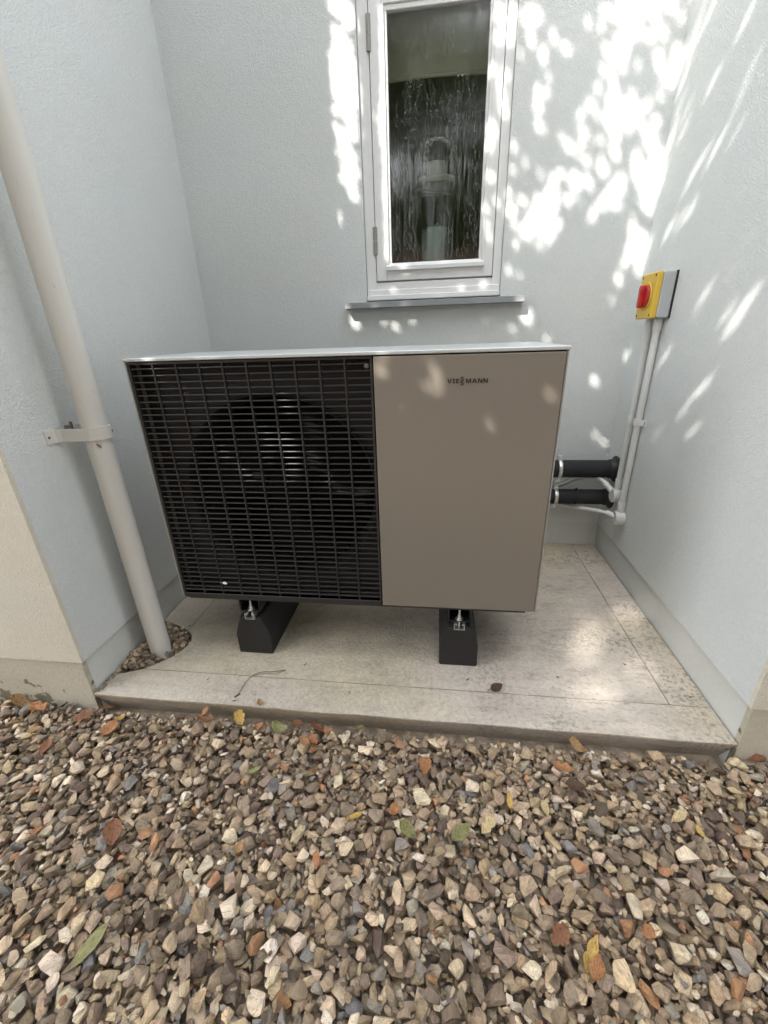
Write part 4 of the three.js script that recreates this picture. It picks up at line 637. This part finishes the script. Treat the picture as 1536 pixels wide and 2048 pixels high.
{ // tall tree farther along the sun's path: it shades the gravel, the pad and the front walls
  const tree = tag(group('tall_tree'), 'tall dense garden tree far beyond the fence shading the gravel', 'tree'), cell = 0.03, u0 = -2.4, u1 = 3.6, v0 = -1.35, v1 = 2.6, w = Math.ceil((u1 - u0) / cell), h = Math.ceil((v1 - v0) / cell), cover = new Uint8Array(w * h), block = new Uint8Array(w * h), items = [], e = new THREE.Euler(), a = new THREE.Vector3();
  // thinner part of the crown, through which soft light falls on the pad beside and before the unit
  const thin = (u, v) => sstep(1.0, 1.1, u) * sstep(1.40, 1.28, u) * sstep(0.30, 0.46, v) * sstep(0.98, 0.82, v);
  for (let k = 0; k < h; k++) for (let i = 0; i < w; i++) if (rnd() < 0.075 * thin(u0 + (i + 0.5) * cell, v0 + (k + 0.5) * cell)) block[k * w + i] = 1;
  for (let pass = 0; pass < 5; pass++) for (let k = 0; k < h; k++) for (let i = 0; i < w; i++) {
    const u = u0 + (i + 0.5) * cell, v = v0 + (k + 0.5) * cell; if (block[k * w + i] || cover[k * w + i] > pass) continue;
    if (u > shade.u0 + 0.06 && u < shade.u1 - 0.06 && v > shade.low(u) + 0.10) continue;
    if (v > 1.9 + 0.7 * (fbm(u * 1.1, 5, 951, 3) - 0.3)) continue;
    for (const s of thin(u, v) > 0.02 ? [rr(0.08, 0.12), 0.06, 0.05] : [rr(0.2, 0.3)]) {
      e.set(rr(-0.9, 0.9), rr(0, 6.28), rr(-0.9, 0.9), 'YXZ'); const q = new THREE.Quaternion().setFromEuler(e), cells = []; let bad = false;
      for (let i2 = 0; i2 < 9 && !bad; i2++) for (let k2 = 0; k2 < 5; k2++) { a.set((k2 / 2 - 1) * 0.22, 0, (i2 / 8 - 0.5) * 0.85).multiplyScalar(s).applyQuaternion(q); const x = Math.floor((u + a.dot(U) - u0) / cell), y = Math.floor((v + a.dot(Vv) - v0) / cell); if (x < 0 || y < 0 || x >= w || y >= h) continue; if (block[y * w + x]) { bad = true; break; } if (k2 > 0 && k2 < 4) cells.push(y * w + x); }
      if (bad) continue; for (const c of new Set(cells)) if (cover[c] < 250) cover[c]++;
      items.push({ p: new THREE.Vector3().addScaledVector(U, u).addScaledVector(Vv, v).addScaledVector(SUN, 11 + rr(-0.9, 0.9)), q, s }); break;
    }
  }
  console.log('tall tree leaves', items.length);
  leaves(items, tree);
  mesh('trunk', join([cyl([-3.4, -0.1, 8.4], [-3.5, 4, 8.3], 0.3, 0.22, 14), cyl([-3.5, 4, 8.3], [-3.7, 8, 8.2], 0.22, 0.08, 14)]), M.bark, tree);
}
{ // timber fence
  const f = tag(group('garden_fence'), 'brown vertical board fence along the garden behind', 'fence'), z = 3.75, b = rbox(-0.069, 0.069, -0.05, 2.05, -0.009, 0.009, 0.003);
  for (let i = 0; i < 70; i++) { const m = mesh('board', b, M.fence, f); m.position.set(-4.6 + i * 0.145, 0.02 * (hash(i, 3, 1) - 0.5), z + (i % 2 ? 0.004 : 0)); }
  mesh('rail', join([box(-4.7, 5.6, 0.3, 0.4, z + 0.014, z + 0.06), box(-4.7, 5.6, 1.6, 1.7, z + 0.014, z + 0.06)]), M.fence, f);
  // trees beyond it
  const crown = (name, label, x, zz, base, rx, ry, n, s, mat) => {
    const t = tag(group(name), label, 'tree', 'trees beyond the fence'), items = [], e = new THREE.Euler();
    const blobs = Array.from({ length: 14 }, () => { const d = new THREE.Vector3(gauss(), gauss(), gauss()).multiplyScalar(0.55); return [x + d.x * rx, base + ry * 0.5 + d.y * ry * 0.6, zz + d.z * rx * 0.8, rr(0.3, 0.5) * rx]; });
    for (let i = 0; i < n; i++) { const c = blobs[i % blobs.length], d = new THREE.Vector3(gauss(), gauss(), gauss()).normalize().multiplyScalar(c[3] * Math.pow(rnd(), 0.4)); e.set(rr(-1.2, 1.2), rr(0, 6.3), rr(-1.2, 1.2)); items.push({ p: new THREE.Vector3(c[0] + d.x, Math.max(1.0, c[1] + d.y), c[2] + d.z), q: new THREE.Quaternion().setFromEuler(e), s: s * rr(0.7, 1.3) }); }
    leaves(items, t, mat);
    mesh('trunk', join([cyl([x, -0.1, zz], [x + 0.1, base + ry * 0.5, zz], 0.14, 0.07, 12)]), M.bark, t);
  };
  const lite = std(L(0.16, 0.19, 0.035), 0.55, { side: THREE.DoubleSide });
  crown('garden_tree', 'dark green tree beyond the middle of the fence', 0.6, 6.2, 1.9, 1.5, 4.4, 22000, 0.11, M.leaf);
  { const hd = tag(group('hedge'), 'dense green hedge rising just behind the board fence', 'hedge'), items = [], e = new THREE.Euler(); for (let i = 0; i < 15000; i++) { const x = rr(-1.3, 2.3), t = rnd(); e.set(rr(-1.2, 1.2), rr(0, 6.3), rr(-1.2, 1.2)); items.push({ p: new THREE.Vector3(x, lerp(1.2, 2.9 + 0.5 * (fbm(x * 1.3, 2, 961, 3) - 0.5), t), 4.35 + rr(-0.3, 0.3)), q: new THREE.Quaternion().setFromEuler(e), s: rr(0.07, 0.12) }); } leaves(items, hd, M.leaf); for (let i = 0; i < 5; i++) mesh('stem', cyl([-1.2 + i * 0.8, -0.1, 4.35], [-1.15 + i * 0.8, 2.3, 4.35], 0.035, 0.015, 8), M.bark, hd); }
  for (const [x, zz, ry, lab] of [[3.9, 7.2, 7, 'broad tall tree beyond the fence behind the isolator side'], [7.4, 6.0, 6.5, 'leafy tall tree at the far end of the garden'], [5.6, 3.4, 6, 'leafy tree standing near the front of the far cream wall'], [2.6, 10.5, 8, 'tall green tree farther back behind the dark green tree']]) crown('garden_tree', lab, x, zz, 1.4, 2.3, ry, 15000, 0.22, M.leaf);
  crown('garden_tree', 'yellow-green shrub-like tree beyond the fence', 1.5, 4.5, 1.4, 0.8, 1.0, 4000, 0.08, lite);
}
renderer.render(scene, camera);
